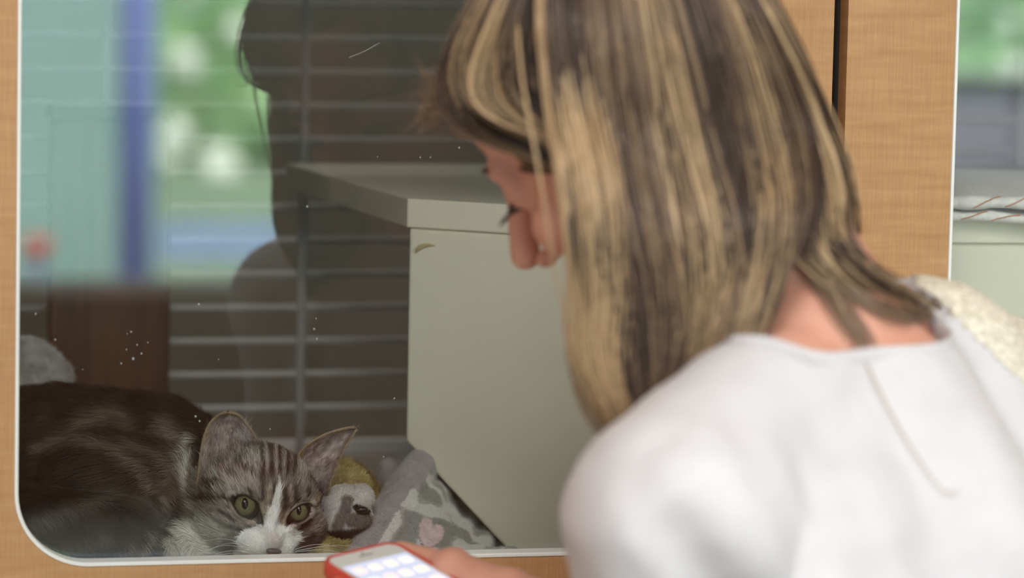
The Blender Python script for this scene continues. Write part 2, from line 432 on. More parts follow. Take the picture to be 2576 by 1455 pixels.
# ---- rest of the wall, the corridor behind, the room
def struct(name, dims, m, label=None):
    o = boxobj(name, dims, m); o['kind'] = 'structure'
    return o
RX0, RX1, RY = -1.8, 5.2, -6.5
struct('wall_front', (RX0, RX1, 0, .02, FLOOR, PB-.006), MW)
struct('wall_front_upper', (RX0, RX1, 0, .02, PT+.006, CEIL), MW)
struct('wall_front_left', (RX0, pA-.009, 0, .02, PB-.006, PT+.006), MW)
struct('wall_front_right', (seam2+.009, RX1, 0, .02, PB-.006, PT+.006), MW)
struct('trim_1', (seam1-.001, pB+.001, .034, .04, PB, PT), noisy(mat('seam_brown', (.1, .05, .03), .6), srgb(120, 80, 52), srgb(132, 90, 60), (20, 20, 60), 3))
struct('wall_corridor', (RX0, RX1, 1.75, 1.8, FLOOR, CEIL), MBACK)
struct('wall_corridor_end', (RX0-.05, RX0, 0, 1.8, FLOOR, CEIL), MBACK)
struct('wall_corridor_far', (RX1, RX1+.05, 0, 1.8, FLOOR, CEIL), MBACK)
struct('floor', (RX0-.05, RX1+.05, RY, 1.8, FLOOR-.05, FLOOR), MFLOOR)
struct('ceiling', (RX0-.05, RX1+.05, RY-.1, 1.8, CEIL, CEIL+.05), MCEIL)
struct('wall_left', (RX0-.05, RX0, RY, 0, FLOOR, CEIL), MWALL)
struct('wall_right', (RX1, RX1+.05, RY, 0, FLOOR, CEIL), MWALL)
VY = 6.5
wx0, wx1 = -.4, X(1010, 300, VY); wz = Z(300, 745, VY); wx2 = X(2330, 100, VY); wz2 = Z(2480, 470, VY); WT = 1.35
struct('wall_back_left', (RX0, wx0, RY-.1, RY, FLOOR, CEIL), MWALL)
struct('wall_back_sill', (wx0, wx1, RY-.1, RY, FLOOR, wz), MBROWN)
struct('wall_back_middle', (wx1, wx2, RY-.1, RY, FLOOR, CEIL), MWALL)
struct('wall_back_right', (wx2, RX1, RY-.1, RY, FLOOR, wz2), MWALL)
struct('wall_back_upper', (wx0, wx1, RY-.1, RY, WT, CEIL), MWALL)
struct('wall_back_top', (wx2, RX1, RY-.1, RY, WT, CEIL), MWALL)
for n_, a, b, z in ((1, wx0, wx1, wz), (2, wx2, RX1, wz2)):
    bm = bmesh.new()
    for d in ((a, b, z, z+.04), (a, b, WT-.04, WT), (a, a+.04, z, WT), (b-.04, b, z, WT)): box(bm, d[0], d[1], RY-.07, RY-.02, d[2], d[3])
    fr = obj('window_%d' % n_, bm, MTRIM); fr['kind'] = 'structure'
    g = boxobj('window_pane', (a+.03, b-.03, RY-.05, RY-.045, z+.03, WT-.03), MGLASS2, fr)
for lx, ly in ((.0, -2.1), (1.9, -2.1), (.2, -4.4), (2.2, -4.4)):
    t = thing('ceiling_light', (lx, ly, CEIL), 'rectangular ceiling light panel above the %s, %s side' % ('woman and the enclosures' if ly > -3 else 'window end of the room', 'left' if lx < 1 else 'right'), 'light', 'ceiling light panels')
    bm = bmesh.new()
    for d in ((-.33, .33, -.63, -.6), (-.33, .33, .6, .63), (-.33, -.3, -.6, .6), (.3, .33, -.6, .6)): box(bm, lx+d[0], lx+d[1], ly+d[2], ly+d[3], CEIL-.015, CEIL)
    obj('frame', bm, MTRIM, t)
# unseen fill light, added to brighten the corridor wall behind the enclosures
cl = bpy.data.lights.new('corridor_fill', 'AREA'); cl.shape = 'RECTANGLE'; cl.size = 2.5; cl.size_y = .2; cl.energy = 11; cl.color = (1, .98, .92)
co_ = bpy.data.objects.new('corridor_fill_light', cl); co_.location = (1.2, 1.52, CEIL-.02); COL.objects.link(co_)

# ---- outdoors, seen only as a reflection in the glass
GZ = -1.2
def far(px, py, Y):         # a point whose mirror image in the glass falls on (px, py)
    p = P(px, py, Y); return Vector((p.x, -p.y, p.z))
MGRASS = noisy(mat('lawn', (.2, .35, .12), .9), srgb(104, 128, 104), srgb(122, 146, 118), (2, 2, 2), 5)
MPAVE = noisy(mat('pavement', (.5, .55, .55), .9), srgb(128, 140, 128), srgb(146, 156, 144), (1, 1, 1), 4)
boxg = struct('ground_lawn', (-30, 40, -60, -11, GZ-.1, GZ), MGRASS)
boxg = struct('path_paving', (-30, 40, -11, RY-.1, GZ-.1, GZ), MPAVE)
MTEAL = noisy(mat('teal_render', (.4, .6, .6), .8), srgb(124, 156, 152), srgb(136, 168, 164), (1, 1, 1), 4)
MBLUE = noisy(mat('blue_paint', (.2, .3, .8), .5), srgb(120, 138, 214), srgb(130, 150, 224), (2, 2, 2), 3)
a = far(-900, 600, 12.5); b = far(400, 600, 12.5)
t = thing('garden_building', ((a.x+b.x)/2, -13, GZ), 'pale teal building wall outside, mirrored at the upper left of the glass', 'building')
boxobj('wall', (a.x, b.x, -13.5, -12.5, GZ, 3.2), MTEAL, t); boxobj('roof', (a.x-.2, b.x+.2, -13.7, -12.3, 3.2, 3.35), MTRIM, t)
a = far(345, 300, 9.5)
t = thing('blue_post', (a.x, -9.5, GZ), 'blue painted post outside the window, mirrored in the glass', 'post')
bm = bmesh.new(); tube(bm, [(a.x, -9.5, GZ), (a.x, -9.5, 2.2)], .06, 20); obj('shaft', bm, MBLUE, t, True)
boxobj('base', (a.x-.11, a.x+.11, -9.61, -9.39, GZ, GZ+.06), MBLUE, t, .01)
MPBL = noisy(mat('pale_blue_paving', (.4, .5, .75), .5), srgb(112, 132, 166), srgb(122, 142, 176), (2, 2, 2), 3)
struct('path_blue', (-30, 40, -18.0, -15.6, GZ, GZ+.02), MPBL)
p_ = far(95, 622, 9.5)
t = thing('flower_pot', (p_.x, -9.5, p_.z-.12), 'red flower pot on a stand outside, mirrored at the left of the glass', 'pot')
bm = bmesh.new(); tube(bm, [(p_.x, -9.5, GZ), (p_.x, -9.5, p_.z-.05)], .03, 12); obj('stand', bm, MPBL, t)
bm = bmesh.new(); tube(bm, [(p_.x, -9.5, p_.z-.05), (p_.x, -9.5, p_.z+.03)], [.03, .055], 20); obj('pot', bm, mat('red_clay', srgb(190, 74, 60), .6), t, True)
a, b = far(2250, 192, 14), far(3000, 192, 14)  # wall added outdoors only to brighten the reflection in the far glass
t = thing('brightening_wall', ((a.x+b.x)/2, -14.1, GZ), 'added lilac grey wall outdoors, brightening the reflection in the far glass', 'wall')
boxobj('wall', (a.x, b.x, -14.2, -14, GZ, a.z-.05), noisy(mat('lilac_render', (.2, .2, .2), .8), srgb(106, 103, 114), srgb(114, 111, 122), (2, 2, 2), 3), t)
boxobj('coping', (a.x-.03, b.x+.03, -14.25, -13.95, a.z-.05, a.z), noisy(mat('dark_coping', (.1, .1, .1), .8), srgb(60, 58, 60), srgb(70, 68, 70), (2, 2, 2), 3), t)
def leafmat(name, c1, c2):
    m = noisy(mat(name, c1, .5, .4), c1, c2, (1.2, 1.2, 1.2), 3)
    nt = m.node_tree; b = nt.nodes['Principled BSDF']; tr = N(m, 'ShaderNodeBsdfTranslucent'); mx = N(m, 'ShaderNodeMixShader'); mx.inputs[0].default_value = .4
    src = b.inputs['Base Color'].links[0].from_socket; nt.links.new(src, tr.inputs[0])
    nt.links.new(b.outputs[0], mx.inputs[1]); nt.links.new(tr.outputs[0], mx.inputs[2]); nt.links.new(mx.outputs[0], nt.nodes['Material Output'].inputs[0]); return m
MLEAF = leafmat('leaves_light', srgb(182, 220, 174), srgb(218, 242, 204)); MBARK = noisy(mat('bark', (.1, .07, .05), .9), srgb(74, 60, 46), srgb(100, 84, 64), (6, 6, 2))
bm = bmesh.new()
q0, q1 = far(-200, 500, 24), far(3000, 500, 24)
V, F = [], []
for i in range(7000):
    p = Vector((random.uniform(q0.x, q1.x), -24+random.uniform(-.8, .8), random.uniform(GZ-.4, 2.6))); u = Vector(rng.normal(0, 1, 3)).normalized(); v = u.orthogonal().normalized(); s = random.uniform(.12, .25)
    k = len(V); V += [p-u*s, p+v*s*.6, p+u*s, p-v*s*.6]; F.append((k, k+1, k+2, k+3))
bm.free(); me = bpy.data.meshes.new('hedge'); me.from_pydata(V, [], F)
tag(obj('hedge', me, MLEAF), 'tall green hedge closing the garden outside the window', 'hedge', kind='stuff')

MGLINT = noisy(mat('white_glint', (.85, .88, .8), .6), srgb(228, 236, 214), srgb(246, 250, 240), (9, 9, 9), 3)  # white clumps stand in for sun glints on the hedge leaves
for px, py, r, where in ((440, 340, .15, 'beside the blue post'), (425, 405, .12, 'lowest beside the blue post'), (545, 425, .20, 'the largest, near the mirrored head'), (600, 80, .12, 'at the top edge by the mirrored head'), (2560, 175, .13, 'lower one in the far glass'), (2545, 60, .1, 'upper one in the far glass'), (470, 160, .15, 'high beside the blue post')):
    q = far(px, py, 22.6); bm = Lumps()
    for k in range(26):
        d = Vector(rng.normal(0, 1, 3)).normalized(); ellip(bm, q+d*r*.6, r*.36, None, 10)
    tag(obj('glint_cluster', blob(bm, .03, 2), MGLINT, None, True), 'white clump added as a leaf glint, mirrored as a blurred spot, '+where, 'flowers', 'leaf glints added on the hedge')
#@@SECTION2
#@@SECTION2 ------------------------------------------------------------ the woman
from mathutils.bvhtree import BVHTree
MSKIN = noisy(mat('skin', (.8, .5, .4), .5, .4, sss=.12), srgb(208, 150, 129), srgb(217, 162, 141), (25, 25, 25), 3)
MSHIRT = noisy(mat('white_cotton', (.85, .85, .86), .85, .2, sheen=.1), srgb(206, 204, 208), srgb(211, 209, 213), (40, 40, 40), 3, bump=.15, dist=.001)
MLACE = noisy(mat('cream_lace', (.8, .78, .7), .9, .1), srgb(206, 200, 182), srgb(242, 236, 220), (260, 260, 260), 2, .42, .58, .8, .002)
MJEAN = noisy(mat('blue_denim', (.1, .15, .3), .9), srgb(50, 66, 100), srgb(66, 84, 120), (200, 200, 200), 2)
MSHOE = mat('dark_shoe', (.03, .03, .035), .5)
Vv = lambda a: Vector(a)
P0 = P; KR = 1.035
def P(px, py, Y): return P0(px, py, Y+.07)           # she stands this much nearer the glass
sr, su, sf = Vv(cr), Vv(cu), Vv(cf)
HS = 1.06*1.035
Hc = P(1588, 300, -.43)
Ff = (.866*(-.809*sr-.588*su)+.5*sf).normalized(); Uf = (-.588*sr+.809*su).normalized()
Uf = (Uf-Ff*Uf.dot(Ff)).normalized(); Lf = Uf.cross(Ff)
def HL(l, f, u): return Hc+(Lf*l+Ff*f+Uf*u)*HS
RH = Matrix((Lf, Ff, Uf)).transposed()
def W3(t): return P(*t)
person = thing('person', (0.95, -.68, FLOOR), 'woman with long blonde hair in white shirt leaning towards the glass, holding a phone', 'person')

def body_parts(bm, skin=True, g=0.0):
    """torso and upper arms; g inflates them"""
    c = lambda a, b, ra, rb: capsule(bm, W3(a), W3(b), ra+g, rb+g)
    c((1975, 1010, -.56), (1715, 1290, -.655), .047, .050)           # near shoulder line
    c((1715, 1300, -.655), (1650, 1750, -.63), .053, .045)            # near upper arm
    c((2130, 1060, -.52), (2200, 1500, -.55), .075, .115)
    c((2130, 1060, -.52), (1950, 1450, -.58), .07, .095)
    c((2300, 940, -.42), (2480, 1020, -.37), .045, .052)             # far shoulder
    c((2480, 1030, -.37), (2560, 1500, -.36), .052, .045)
    c((2300, 1020, -.44), (2380, 1500, -.48), .075, .115)
    c((2200, 1500, -.55), (2330, 2100, -.60), .115, .105)
    c((2380, 1500, -.48), (2400, 2100, -.55), .115, .105)
    c((1975, 1450, -.60), (2250, 2100, -.62), .09, .095)
bm = Lumps()
# head
ellip(bm, HL(0, -.012, .035), (.075, .095, .088), RH); ellip(bm, HL(0, .018, -.02), (.063, .072, .085), RH)
ellip(bm, HL(0, .038, -.045), (.048, .046, .055), RH); ellip(bm, HL(0, .066, -.098), (.019, .016, .016), RH)
ellip(bm, HL(0, .030, .045), (.058, .062, .050), RH)                  # forehead
for s in (-1, 1):
    ellip(bm, HL(s*.026, .070, .022), (.021, .014, .010), RH)        # brow
    ellip(bm, HL(s*.037, .056, -.026), (.022, .022, .022), RH)       # cheek
    capsule(bm, HL(s*.050, .0, -.06), HL(s*.012, .064, -.095), .014, .014)
    ellip(bm, HL(s*.014, .093, -.037), (.008, .009, .007), RH)       # nostril wing
    ellip(bm, HL(s*.071, -.012, -.008), (.006, .015, .028), RH)      # ear
capsule(bm, HL(0, .084, .014), HL(0, .112, -.028), .0085, .0105)
for s in (-1, 1): ellip(bm, HL(s*.031, .0695, .004), (.0145, .0125, .0120), RH)
ellip(bm, HL(0, .086, -.058), (.023, .010, .006), RH); ellip(bm, HL(0, .084, -.070), (.020, .010, .007), RH)
# neck
capsule(bm, HL(0, -.03, -.05), P(2075, 890, -.50), .050, .058)
capsule(bm, P(2060, 880, -.50), P(2290, 905, -.42), .056, .046)
capsule(bm, P(2060, 900, -.52), P(1960, 1040, -.56), .055, .046)
body_parts(bm)
# legs
hip = P(2330, 2750, -.62)
def LG(x, y, z): return Vector((x, y, z))
hz = hip.z
capsule(bm, P(2360, 2100, -.58), hip, .115, .13)
legs = []
for s in (-1, 1):
    hp = hip+Vector((.03*s, -.085*s, -.06)); kn = Vector((hp.x-.05, hp.y+.03, FLOOR+.47)); an = Vector((hp.x+.03, hp.y-.02, FLOOR+.09))
    legs.append((hp, kn, an))
    capsule(bm, hp, kn, .082, .052); capsule(bm, kn, an, .052, .036); capsule(bm, an, an+Vector((-.12, .08, -.055)), .036, .028)
# arms: near (left) arm with the phone, far arm hanging
SLp, EL, WR = P(1650, 1750, -.63), P(1640, 2150, -.50), P0(1420, 1550, -.285)
capsule(bm, SLp, EL, .045, .038); capsule(bm, EL, WR, .037, .024)
E2_, W2_ = P(2640, 2250, -.40), P(2560, 2900, -.52)
capsule(bm, P(2560, 1500, -.36), E2_, .045, .037); capsule(bm, E2_, W2_, .037, .024)
def hand(wr, palm, fingers, thumb):
    capsule(bm, wr, palm[0], .019, .0125); capsule(bm, wr, palm[1], .02, .015); capsule(bm, palm[0], palm[1], .0155, .0145)
    capsule(bm, wr.lerp(palm[0], .5), wr.lerp(palm[1], .6), .018, .017)
    for f in fingers+[thumb]:
        for (a, ra), (b, rb) in zip(f, f[1:]): capsule(bm, a, b, ra, rb)
k0, k1 = P0(1140, 1431, -.205), P0(1235, 1560, -.225)
fing = [[(k0, .0112), (P0(1085, 1410, -.188), .0092), (P0(1035, 1397, -.174), .0084), (P0(1002, 1386, -.166), .0074)],
        [(P0(1185, 1470, -.205), .0115), (P0(1095, 1500, -.165), .0095), (P0(1010, 1500, -.17), .0085), (P0(945, 1490, -.19), .008)],
        [(P0(1205, 1515, -.215), .011), (P0(1120, 1560, -.175), .0095), (P0(1035, 1560, -.185), .0085), (P0(975, 1545, -.205), .0078)],
        [(k1, .010), (P0(1165, 1615, -.20), .0085), (P0(1090, 1620, -.21), .0076), (P0(1035, 1605, -.225), .007)]]
hand(WR, (k0, k1), fing, [(WR.lerp(k1, .35), .014), (P0(1290, 1590, -.29), .0125), (P0(1190, 1590, -.30), .0105), (P0(1120, 1565, -.29), .009)])
dn = (W2_-E2_).normalized(); sd = Vector((.5, .8, 0)).normalized(); kk = W2_+dn*.085
hand(W2_, (kk+sd*.03, kk-sd*.03), [[(kk+sd*(.03-.02*i), .010), (kk+sd*(.032-.021*i)+dn*.035+sf*.006, .009), (kk+sd*(.033-.022*i)+dn*(.06+.01*(i in (1, 2)))+sf*.018, .0075)] for i in range(4)],
     [(W2_+dn*.03+sd*.02, .013), (W2_+dn*.06+sd*.05, .011), (W2_+dn*.085+sd*.058, .0085)])
me_body = blob(bm, .0036, 5, .5)
body = obj('body', me_body, MSKIN, person, True)
# eyes, lashes, lips
for s in (-1, 1):
    b = bmesh.new(); ellip(b, HL(s*.031, .069, .003), .0118, seg=24); e = obj('eyeball', b, mat('eye_white', (.8, .78, .75), .2), person, True)
    b = bmesh.new(); ellip(b, HL(s*.031, .0735, .001), .0085, seg=20); obj('iris', b, mat('iris_brown', (.08, .05, .03), .15), e, True)
    b = bmesh.new()
    for k in range(22):
        t = (k/21-.5)*2; r0 = HL(s*.031+t*.0135*1.0, .0825-abs(t)*.006, .0015-abs(t)*.003)
        out = Ff*.9-Uf*.35+Lf*(t*.55+.15*s)
        tube(b, [r0, r0+out*.006-Uf*.002, r0+out*.012-Uf*.0005], [.00055, .0005, .0001], 5)
    tube(b, catmull([HL(s*.031+t*.0140, .0815-abs(t)*.006, .002-abs(t)*.003) for t in (-1, -.5, 0, .5, 1)], 14), .0010, 6)
    obj('eyelashes', b, mat('dark_lash', (.012, .01, .01), .6), person)
    b = bmesh.new()
    tube(b, catmull([HL(s*(.016+.012*k), .0835-.0022*k*k*.6, .023+.003*math.sin(k*.9)) for k in range(4)], 12), [.0015, .0022, .0027, .003, .003, .0028, .0026, .0023, .002, .0016, .0012, .0007], 8)
    obj('eyebrow', b, mat('brow_brown', (.14, .09, .05), .9), person, True)
b = bmesh.new()
for zz, w in ((-.0585, .0035), (-.068, .0042)):
    tube(b, catmull([HL(t*.022, .0955-abs(t)**2*.012, zz-abs(t)*(.003 if w < .004 else -.002)) for t in (-1, -.5, 0, .5, 1)], 14), [w*(.3+.7*math.sin(math.pi*(i+.5)/14)) for i in range(14)], 8)
obj('lips', b, mat('lip_pink', srgb(196, 112, 104), .4), person, True)

# shirt: torso shell opened along the neckline, sleeves cut above the elbows
bm = Lumps(); body_parts(bm, g=.010)
sm = blob(bm, .006, 10, .5)
b = bmesh.new(); b.from_mesh(sm); bpy.data.meshes.remove(sm)
# loose folds over the near sleeve and back
FD = [((1640, 1260, -.70), (1810, 1520, -.70), -.006, .012), ((1850, 1160, -.70), (2010, 1480, -.70), -.006, .014),
      ((1560, 1240, -.70), (1800, 1700, -.70), .015, .026), ((1660, 1150, -.70), (1990, 1560, -.70), .017, .032), ((1820, 1080, -.68), (2160, 1600, -.68), .011, .035),
      ((1480, 1300, -.68), (1620, 1700, -.68), .010, .02), ((2330, 960, -.55), (2480, 1500, -.55), .009, .03)]
FDW = [(P(*a), P(*c), h, w) for a, c, h, w in FD]
for v in b.verts:
    d = 0
    for a, c, h, w in FDW:
        if (v.co-a).y > .16: continue
        ab = c-a; t = max(0, min(1, (v.co-a).dot(ab)/ab.length_squared)); q = (v.co-a-ab*t); dd = q-(q.dot(Vector((0, 1, 0))))*Vector((0, 1, 0))
        k = dd.length/w; d += h*(math.exp(-k*k)-.45*math.exp(-((k-1.5)**2)*2))*min(1, t*4+.35)
    d += .0025*noise.noise(v.co*9)
    v.co += v.normal*d
b.normal_update(); bvs = BVHTree.FromBMesh(b)
def hit_px(px, py):
    d = Vv(cf + cr*(px-W/2)/FPX - cu*(py-H/2)/FPX).normalized(); h = bvs.ray_cast(Vv(CAM), d); return h[0]
n0, n1, n2 = hit_px(1850, 925), hit_px(2250, 888), P(2338, 735, -.40)
pn = (n1-n0).cross(n2-n0).normalized()
if pn.z < 0: pn = -pn
bmesh.ops.bisect_plane(b, geom=b.verts[:]+b.edges[:]+b.faces[:], plane_co=n1, plane_no=pn, dist=1e-5)
axis0 = P(2110, 860, -.48)
ex_ = (n2-n0); ex_ = (ex_-pn*ex_.dot(pn)).normalized(); hr_ = hit_px(2368, 800); lim_ = (hr_-axis0).dot(ex_); print('lim', lim_)
inpl = lambda c: ((c-axis0)-pn*(c-axis0).dot(pn)).length
kill = [f for f in b.faces if (f.calc_center_median()-n1).dot(pn) > 1e-5 and inpl(f.calc_center_median()) < .15 and (f.calc_center_median()-axis0).dot(ex_) < lim_ and f.calc_center_median().z > axis0.z-.12]
bmesh.ops.delete(b, geom=kill, context='FACES')
for q, n_ in ((P(1655, 1690, -.63), (P(1650, 1750, -.63)-P(1715, 1300, -.655)).normalized()), (P(2545, 1400, -.36), Vector((0, 0, -1)))):
    near = lambda c: (c-q).length < .085
    gg = [f for f in b.faces if near(f.calc_center_median())]
    vs = set(v for f in gg for v in f.verts); es = set(e for f in gg for e in f.edges)
    bmesh.ops.bisect_plane(b, geom=list(vs)+list(es)+gg, plane_co=q, plane_no=n_, dist=1e-5)
b.normal_update(); b.verts.index_update()
bed = [e for e in b.edges if e.is_boundary]
loopv = sorted({v for e in bed for v in e.verts if inpl(v.co) < .15 and (v.co-axis0).length < .2 and v.co.z > axis0.z-.1}, key=lambda v: 0)
e1_ = (n0-axis0).normalized(); e1_ = (e1_-pn*e1_.dot(pn)).normalized(); e2_ = pn.cross(e1_)
ang = sorted([(math.atan2((v.co-axis0).dot(e2_), (v.co-axis0).dot(e1_)), v.co.copy()) for v in loopv], key=lambda a: a[0])
print('neck loop', len(ang))
def is_lace(f):
    c_ = f.calc_center_median(); x, y = topx(c_); dd = (c_-Vv(CAM)).dot(sf)
    return x > 2300 and y < 800+(x-2400)*.92 and dd > 1.93
lace = [f for f in b.faces if is_lace(f)]; print('lace', len(lace))
lb = bmesh.new(); mp_ = {}
for f in lace: lb.faces.new([mp_.setdefault(v.index, None) or mp_.__setitem__(v.index, lb.verts.new(v.co+v.normal*.0012)) or mp_[v.index] for v in f.verts])
shirt = obj('shirt', b, MSHIRT, person, True)
lo_ = obj('lace_sleeve', lb, MLACE, shirt, True); lo_['label'] = 'cream lace shoulder piece of the shirt'
sl_ = lo_.modifiers.new('s', 'SOLIDIFY'); sl_.thickness = .0012
so = shirt.modifiers.new('s', 'SOLIDIFY'); so.thickness = .0016; so.offset = -1
# neck band: smooth closed tube through the averaged loop
nb = 110; band = []
for k in range(nb):
    a0 = -math.pi+2*math.pi*k/nb; sel = [c for a, c in ang if abs((a-a0+math.pi) % (2*math.pi)-math.pi) < .07]
    if sel: band.append(sum(sel, Vector())/len(sel))
for _ in range(4): band = [(band[i-1]+band[i]*2+band[(i+1) % len(band)])/4 for i in range(len(band))]
bb = bmesh.new(); rings = []
cen = sum(band, Vector())/len(band)
for i, p in enumerate(band):
    t = (band[(i+1) % len(band)]-band[i-1]).normalized(); o_ = (p-cen); o_ = (o_-t*o_.dot(t)).normalized(); w_ = t.cross(o_)
    rings.append([bb.verts.new(p-pn*.004+(o_*math.cos(2*math.pi*j/10)*.0028+pn*math.sin(2*math.pi*j/10)*.0085)) for j in range(10)])
for i in range(len(rings)):
    a, c = rings[i], rings[(i+1) % len(rings)]
    for j in range(10): bb.faces.new((a[j], a[(j+1) % 10], c[(j+1) % 10], c[j]))
bmesh.ops.recalc_face_normals(bb, faces=bb.faces[:])
obj('neck_band', bb, MSHIRT, shirt, True)
# cream lace yoke over the far shoulder
# trousers and shoes
bm = Lumps()
capsule(bm, P(2360, 2250, -.58), hip, .122, .138)
for hp, kn, an in legs: capsule(bm, hp, kn, .09, .062); capsule(bm, kn, an, .062, .052)
obj('trousers', blob(bm, .008, 6), MJEAN, person, True)
for hp, kn, an in legs:
    bm = Lumps(); d = Vector((-.12, .08, 0)).normalized()
    f0 = Vector((an.x, an.y, FLOOR+.04)); capsule(bm, f0-d*.03, f0+d*.13, .039, .036)
    me = blob(bm, .006, 3)
    for v in me.vertices:
        if v.co.z < FLOOR+.004: v.co.z = FLOOR+.004
    obj('shoe', me, MSHOE, person, True)

# ---- hair
MHAIR = attr_mat('blonde_hair', .38, .45)
MSCALP = noisy(mat('hair_under', (.1, .07, .04), .6, .3), srgb(84, 64, 46), srgb(118, 92, 66), (60, 60, 8), 3)
dgb = [(me_body, MSKIN)]
def bvh_of(o):
    me = evalmesh(o); vs = [v.co.copy() for v in me.vertices]; fs = [tuple(p.vertices) for p in me.polygons]; bpy.data.meshes.remove(me)
    return BVHTree.FromPolygons(vs, fs)
BV = [bvh_of(body), bvh_of(shirt)]
def skin_hit(px, py, off=.003):
    d = Vv(cf + cr*(px-W/2)/FPX - cu*(py-H/2)/FPX).normalized(); best = None
    for t in BV:
        h = t.ray_cast(Vv(CAM), d)
        if h[0] is not None and (best is None or h[3] < best[1]): best = (h[0], h[3], h[1])
    return (best[0]-d*off) if best else None
def on_head(px, py, inf):
    """nearest point of the hair-covered skull along the picture ray"""
    d = Vv(cf + cr*(px-W/2)/FPX - cu*(py-H/2)/FPX).normalized(); o = Vv(CAM)
    c0 = HL(0, -.012, .03); R_ = (.078+inf, .101+inf, .094+inf)
    loc = lambda v: Vector((v.dot(Lf)/R_[0], v.dot(Ff)/R_[1], v.dot(Uf)/R_[2]))
    a, e = loc(o-c0), loc(d); A_ = e.dot(e); B_ = 2*a.dot(e); C_ = a.dot(a)-1; D_ = B_*B_-4*A_*C_
    t = (-B_-math.sqrt(D_))/(2*A_) if D_ > 0 else -B_/(2*A_)
    return o+d*t
def G(pts, inf=.019, out=None):
    L_ = [P(*p) if len(p) == 3 else on_head(p[0], p[1], inf) for p in pts]
    if out:                                       # keep the lock outside the skin of neck and back
        for i, p in enumerate(pts):
            h = skin_hit(p[0], p[1], out)
            if h and (h-Vv(CAM)).length < (L_[i]-Vv(CAM)).length: L_[i] = h
    return L_
HV, HF, HC_ = [], [], []
def strand(pts, r, col, n=3):
    i0 = len(HV); m = len(pts); u = None
    for i, p in enumerate(pts):
        t = (pts[min(i+1, m-1)]-pts[max(i-1, 0)])
        t = t.normalized() if t.length > 1e-9 else Vector((0, 0, -1))
        if u is None: u = frame(t)[0]
        u = u-t*u.dot(t); u = u.normalized() if u.length > 1e-9 else frame(t)[0]
        w = t.cross(u); rr = r*(1-.75*(i/(m-1))**3)
        for k in range(n):
            a = 2*math.pi*k/n; HV.append(p+(u*math.cos(a)+w*math.sin(a))*rr); HC_.append(col[i] if isinstance(col, list) else col)
    for i in range(m-1):
        for k in range(n): HF.append((i0+i*n+k, i0+i*n+(k+1) % n, i0+(i+1)*n+(k+1) % n, i0+(i+1)*n+k))
BLONDE, GOLD, MIDB, DARK = (.68, .49, .29), (.45, .30, .165), (.22, .145, .095), (.062, .042, .032)
def hair_field(guides, locks, per, r, seed, lock_r=.007, sp=(0, 1), inner=0, mirror=False, bias=0.0, npt=18, wav=.0065, endlen=(.85, 1.0)):
    rs = np.random.default_rng(seed); m = len(guides)
    GG = [catmull(g, npt) for g in guides]
    for k in range(locks):
        s = sp[0]+(sp[1]-sp[0])*((k+rs.random())/locks); dp = rs.random()
        x = s*(m-1); j = min(int(x), m-2); t = x-j
        base = [GG[j][i].lerp(GG[j+1][i], t) for i in range(npt)]
        ph = rs.random()*6.28; side = rs.normal(0, 1)
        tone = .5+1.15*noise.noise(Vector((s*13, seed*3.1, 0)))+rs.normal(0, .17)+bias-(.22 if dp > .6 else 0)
        for q in range(per):
            o1, o2 = max(-1.5, min(1.5, rs.normal(0, 1))), rs.normal(0, 1); cut = rs.uniform(*endlen); pts = []; cols = []; kf = .85+.3*rs.random(); tq = tone+rs.normal(0, .07)
            for i in range(npt):
                f = i/(npt-1)*cut; xi = f*(npt-1); i0 = min(int(xi), npt-2); p = base[i0].lerp(base[i0+1], xi-i0)
                spread = lock_r*(.55+.9*math.sin(math.pi*min(1, f*1.1)))*(1 if f < .8 else 1-(f-.8)*2.2)
                wv = wav*math.sin(ph+f*5.5+side)*min(1, f*2)
                p = p+sr*(o1*spread+wv+side*.004*f)-sf*(o2*spread*.35-.004+dp*.009)
                if mirror:
                    v = p-Hc; p = Hc-Lf*v.dot(Lf)*.72+Ff*v.dot(Ff)+Uf*v.dot(Uf)
                pts.append(p)
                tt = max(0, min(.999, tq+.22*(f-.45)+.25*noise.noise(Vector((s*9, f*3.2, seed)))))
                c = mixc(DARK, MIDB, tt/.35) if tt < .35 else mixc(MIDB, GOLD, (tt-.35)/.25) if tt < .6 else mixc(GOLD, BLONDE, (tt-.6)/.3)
                cols.append(tuple(min(1, v_*kf) for v_ in c))
            strand(pts, r*(.8+.5*rs.random()), cols)
gA = [G([(1420, -330), (1395, -60), (1435, 230), (1482, 450, -0.555), (1492, 700, -0.555), (1462, 850, -0.555), (1480, 960, -0.555), (1560, 1095, -0.555), (1610, 1200, -0.555)]),
      G([(1440, -340), (1440, 0), (1475, 300), (1520, 560, -0.555), (1570, 760, -0.555), (1590, 920, -0.555), (1590, 1060, -0.555), (1590, 1150, -0.555), (1600, 1260, -0.560)]),
      G([(1500, -350), (1550, 20), (1600, 330), (1655, 560, -0.560), (1690, 760, -0.555), (1690, 920, -0.555), (1660, 1040, -0.555), (1625, 1150, -0.560), (1610, 1260, -0.570)]),
      G([(1560, -350), (1675, 30), (1735, 340), (1790, 560, -0.565), (1815, 740, -0.560), (1795, 880, -0.560), (1740, 1000, -0.560), (1680, 1110, -0.565), (1640, 1230, -0.570)]),
      G([(1620, -340), (1790, 40), (1855, 330), (1885, 540, -0.560), (1862, 700, -0.565), (1835, 820, -0.570), (1800, 940, -0.570), (1720, 1060, -0.570), (1660, 1180, -0.570)])]
gB = [gA[4], G([(1680, -330), (1850, 50), (1930, 310), (1942, 490, -0.555), (1898, 640, -0.565), (1858, 770, -0.580), (1812, 880, -0.580), (1770, 980, -0.580), (1700, 1100, -0.580)])]
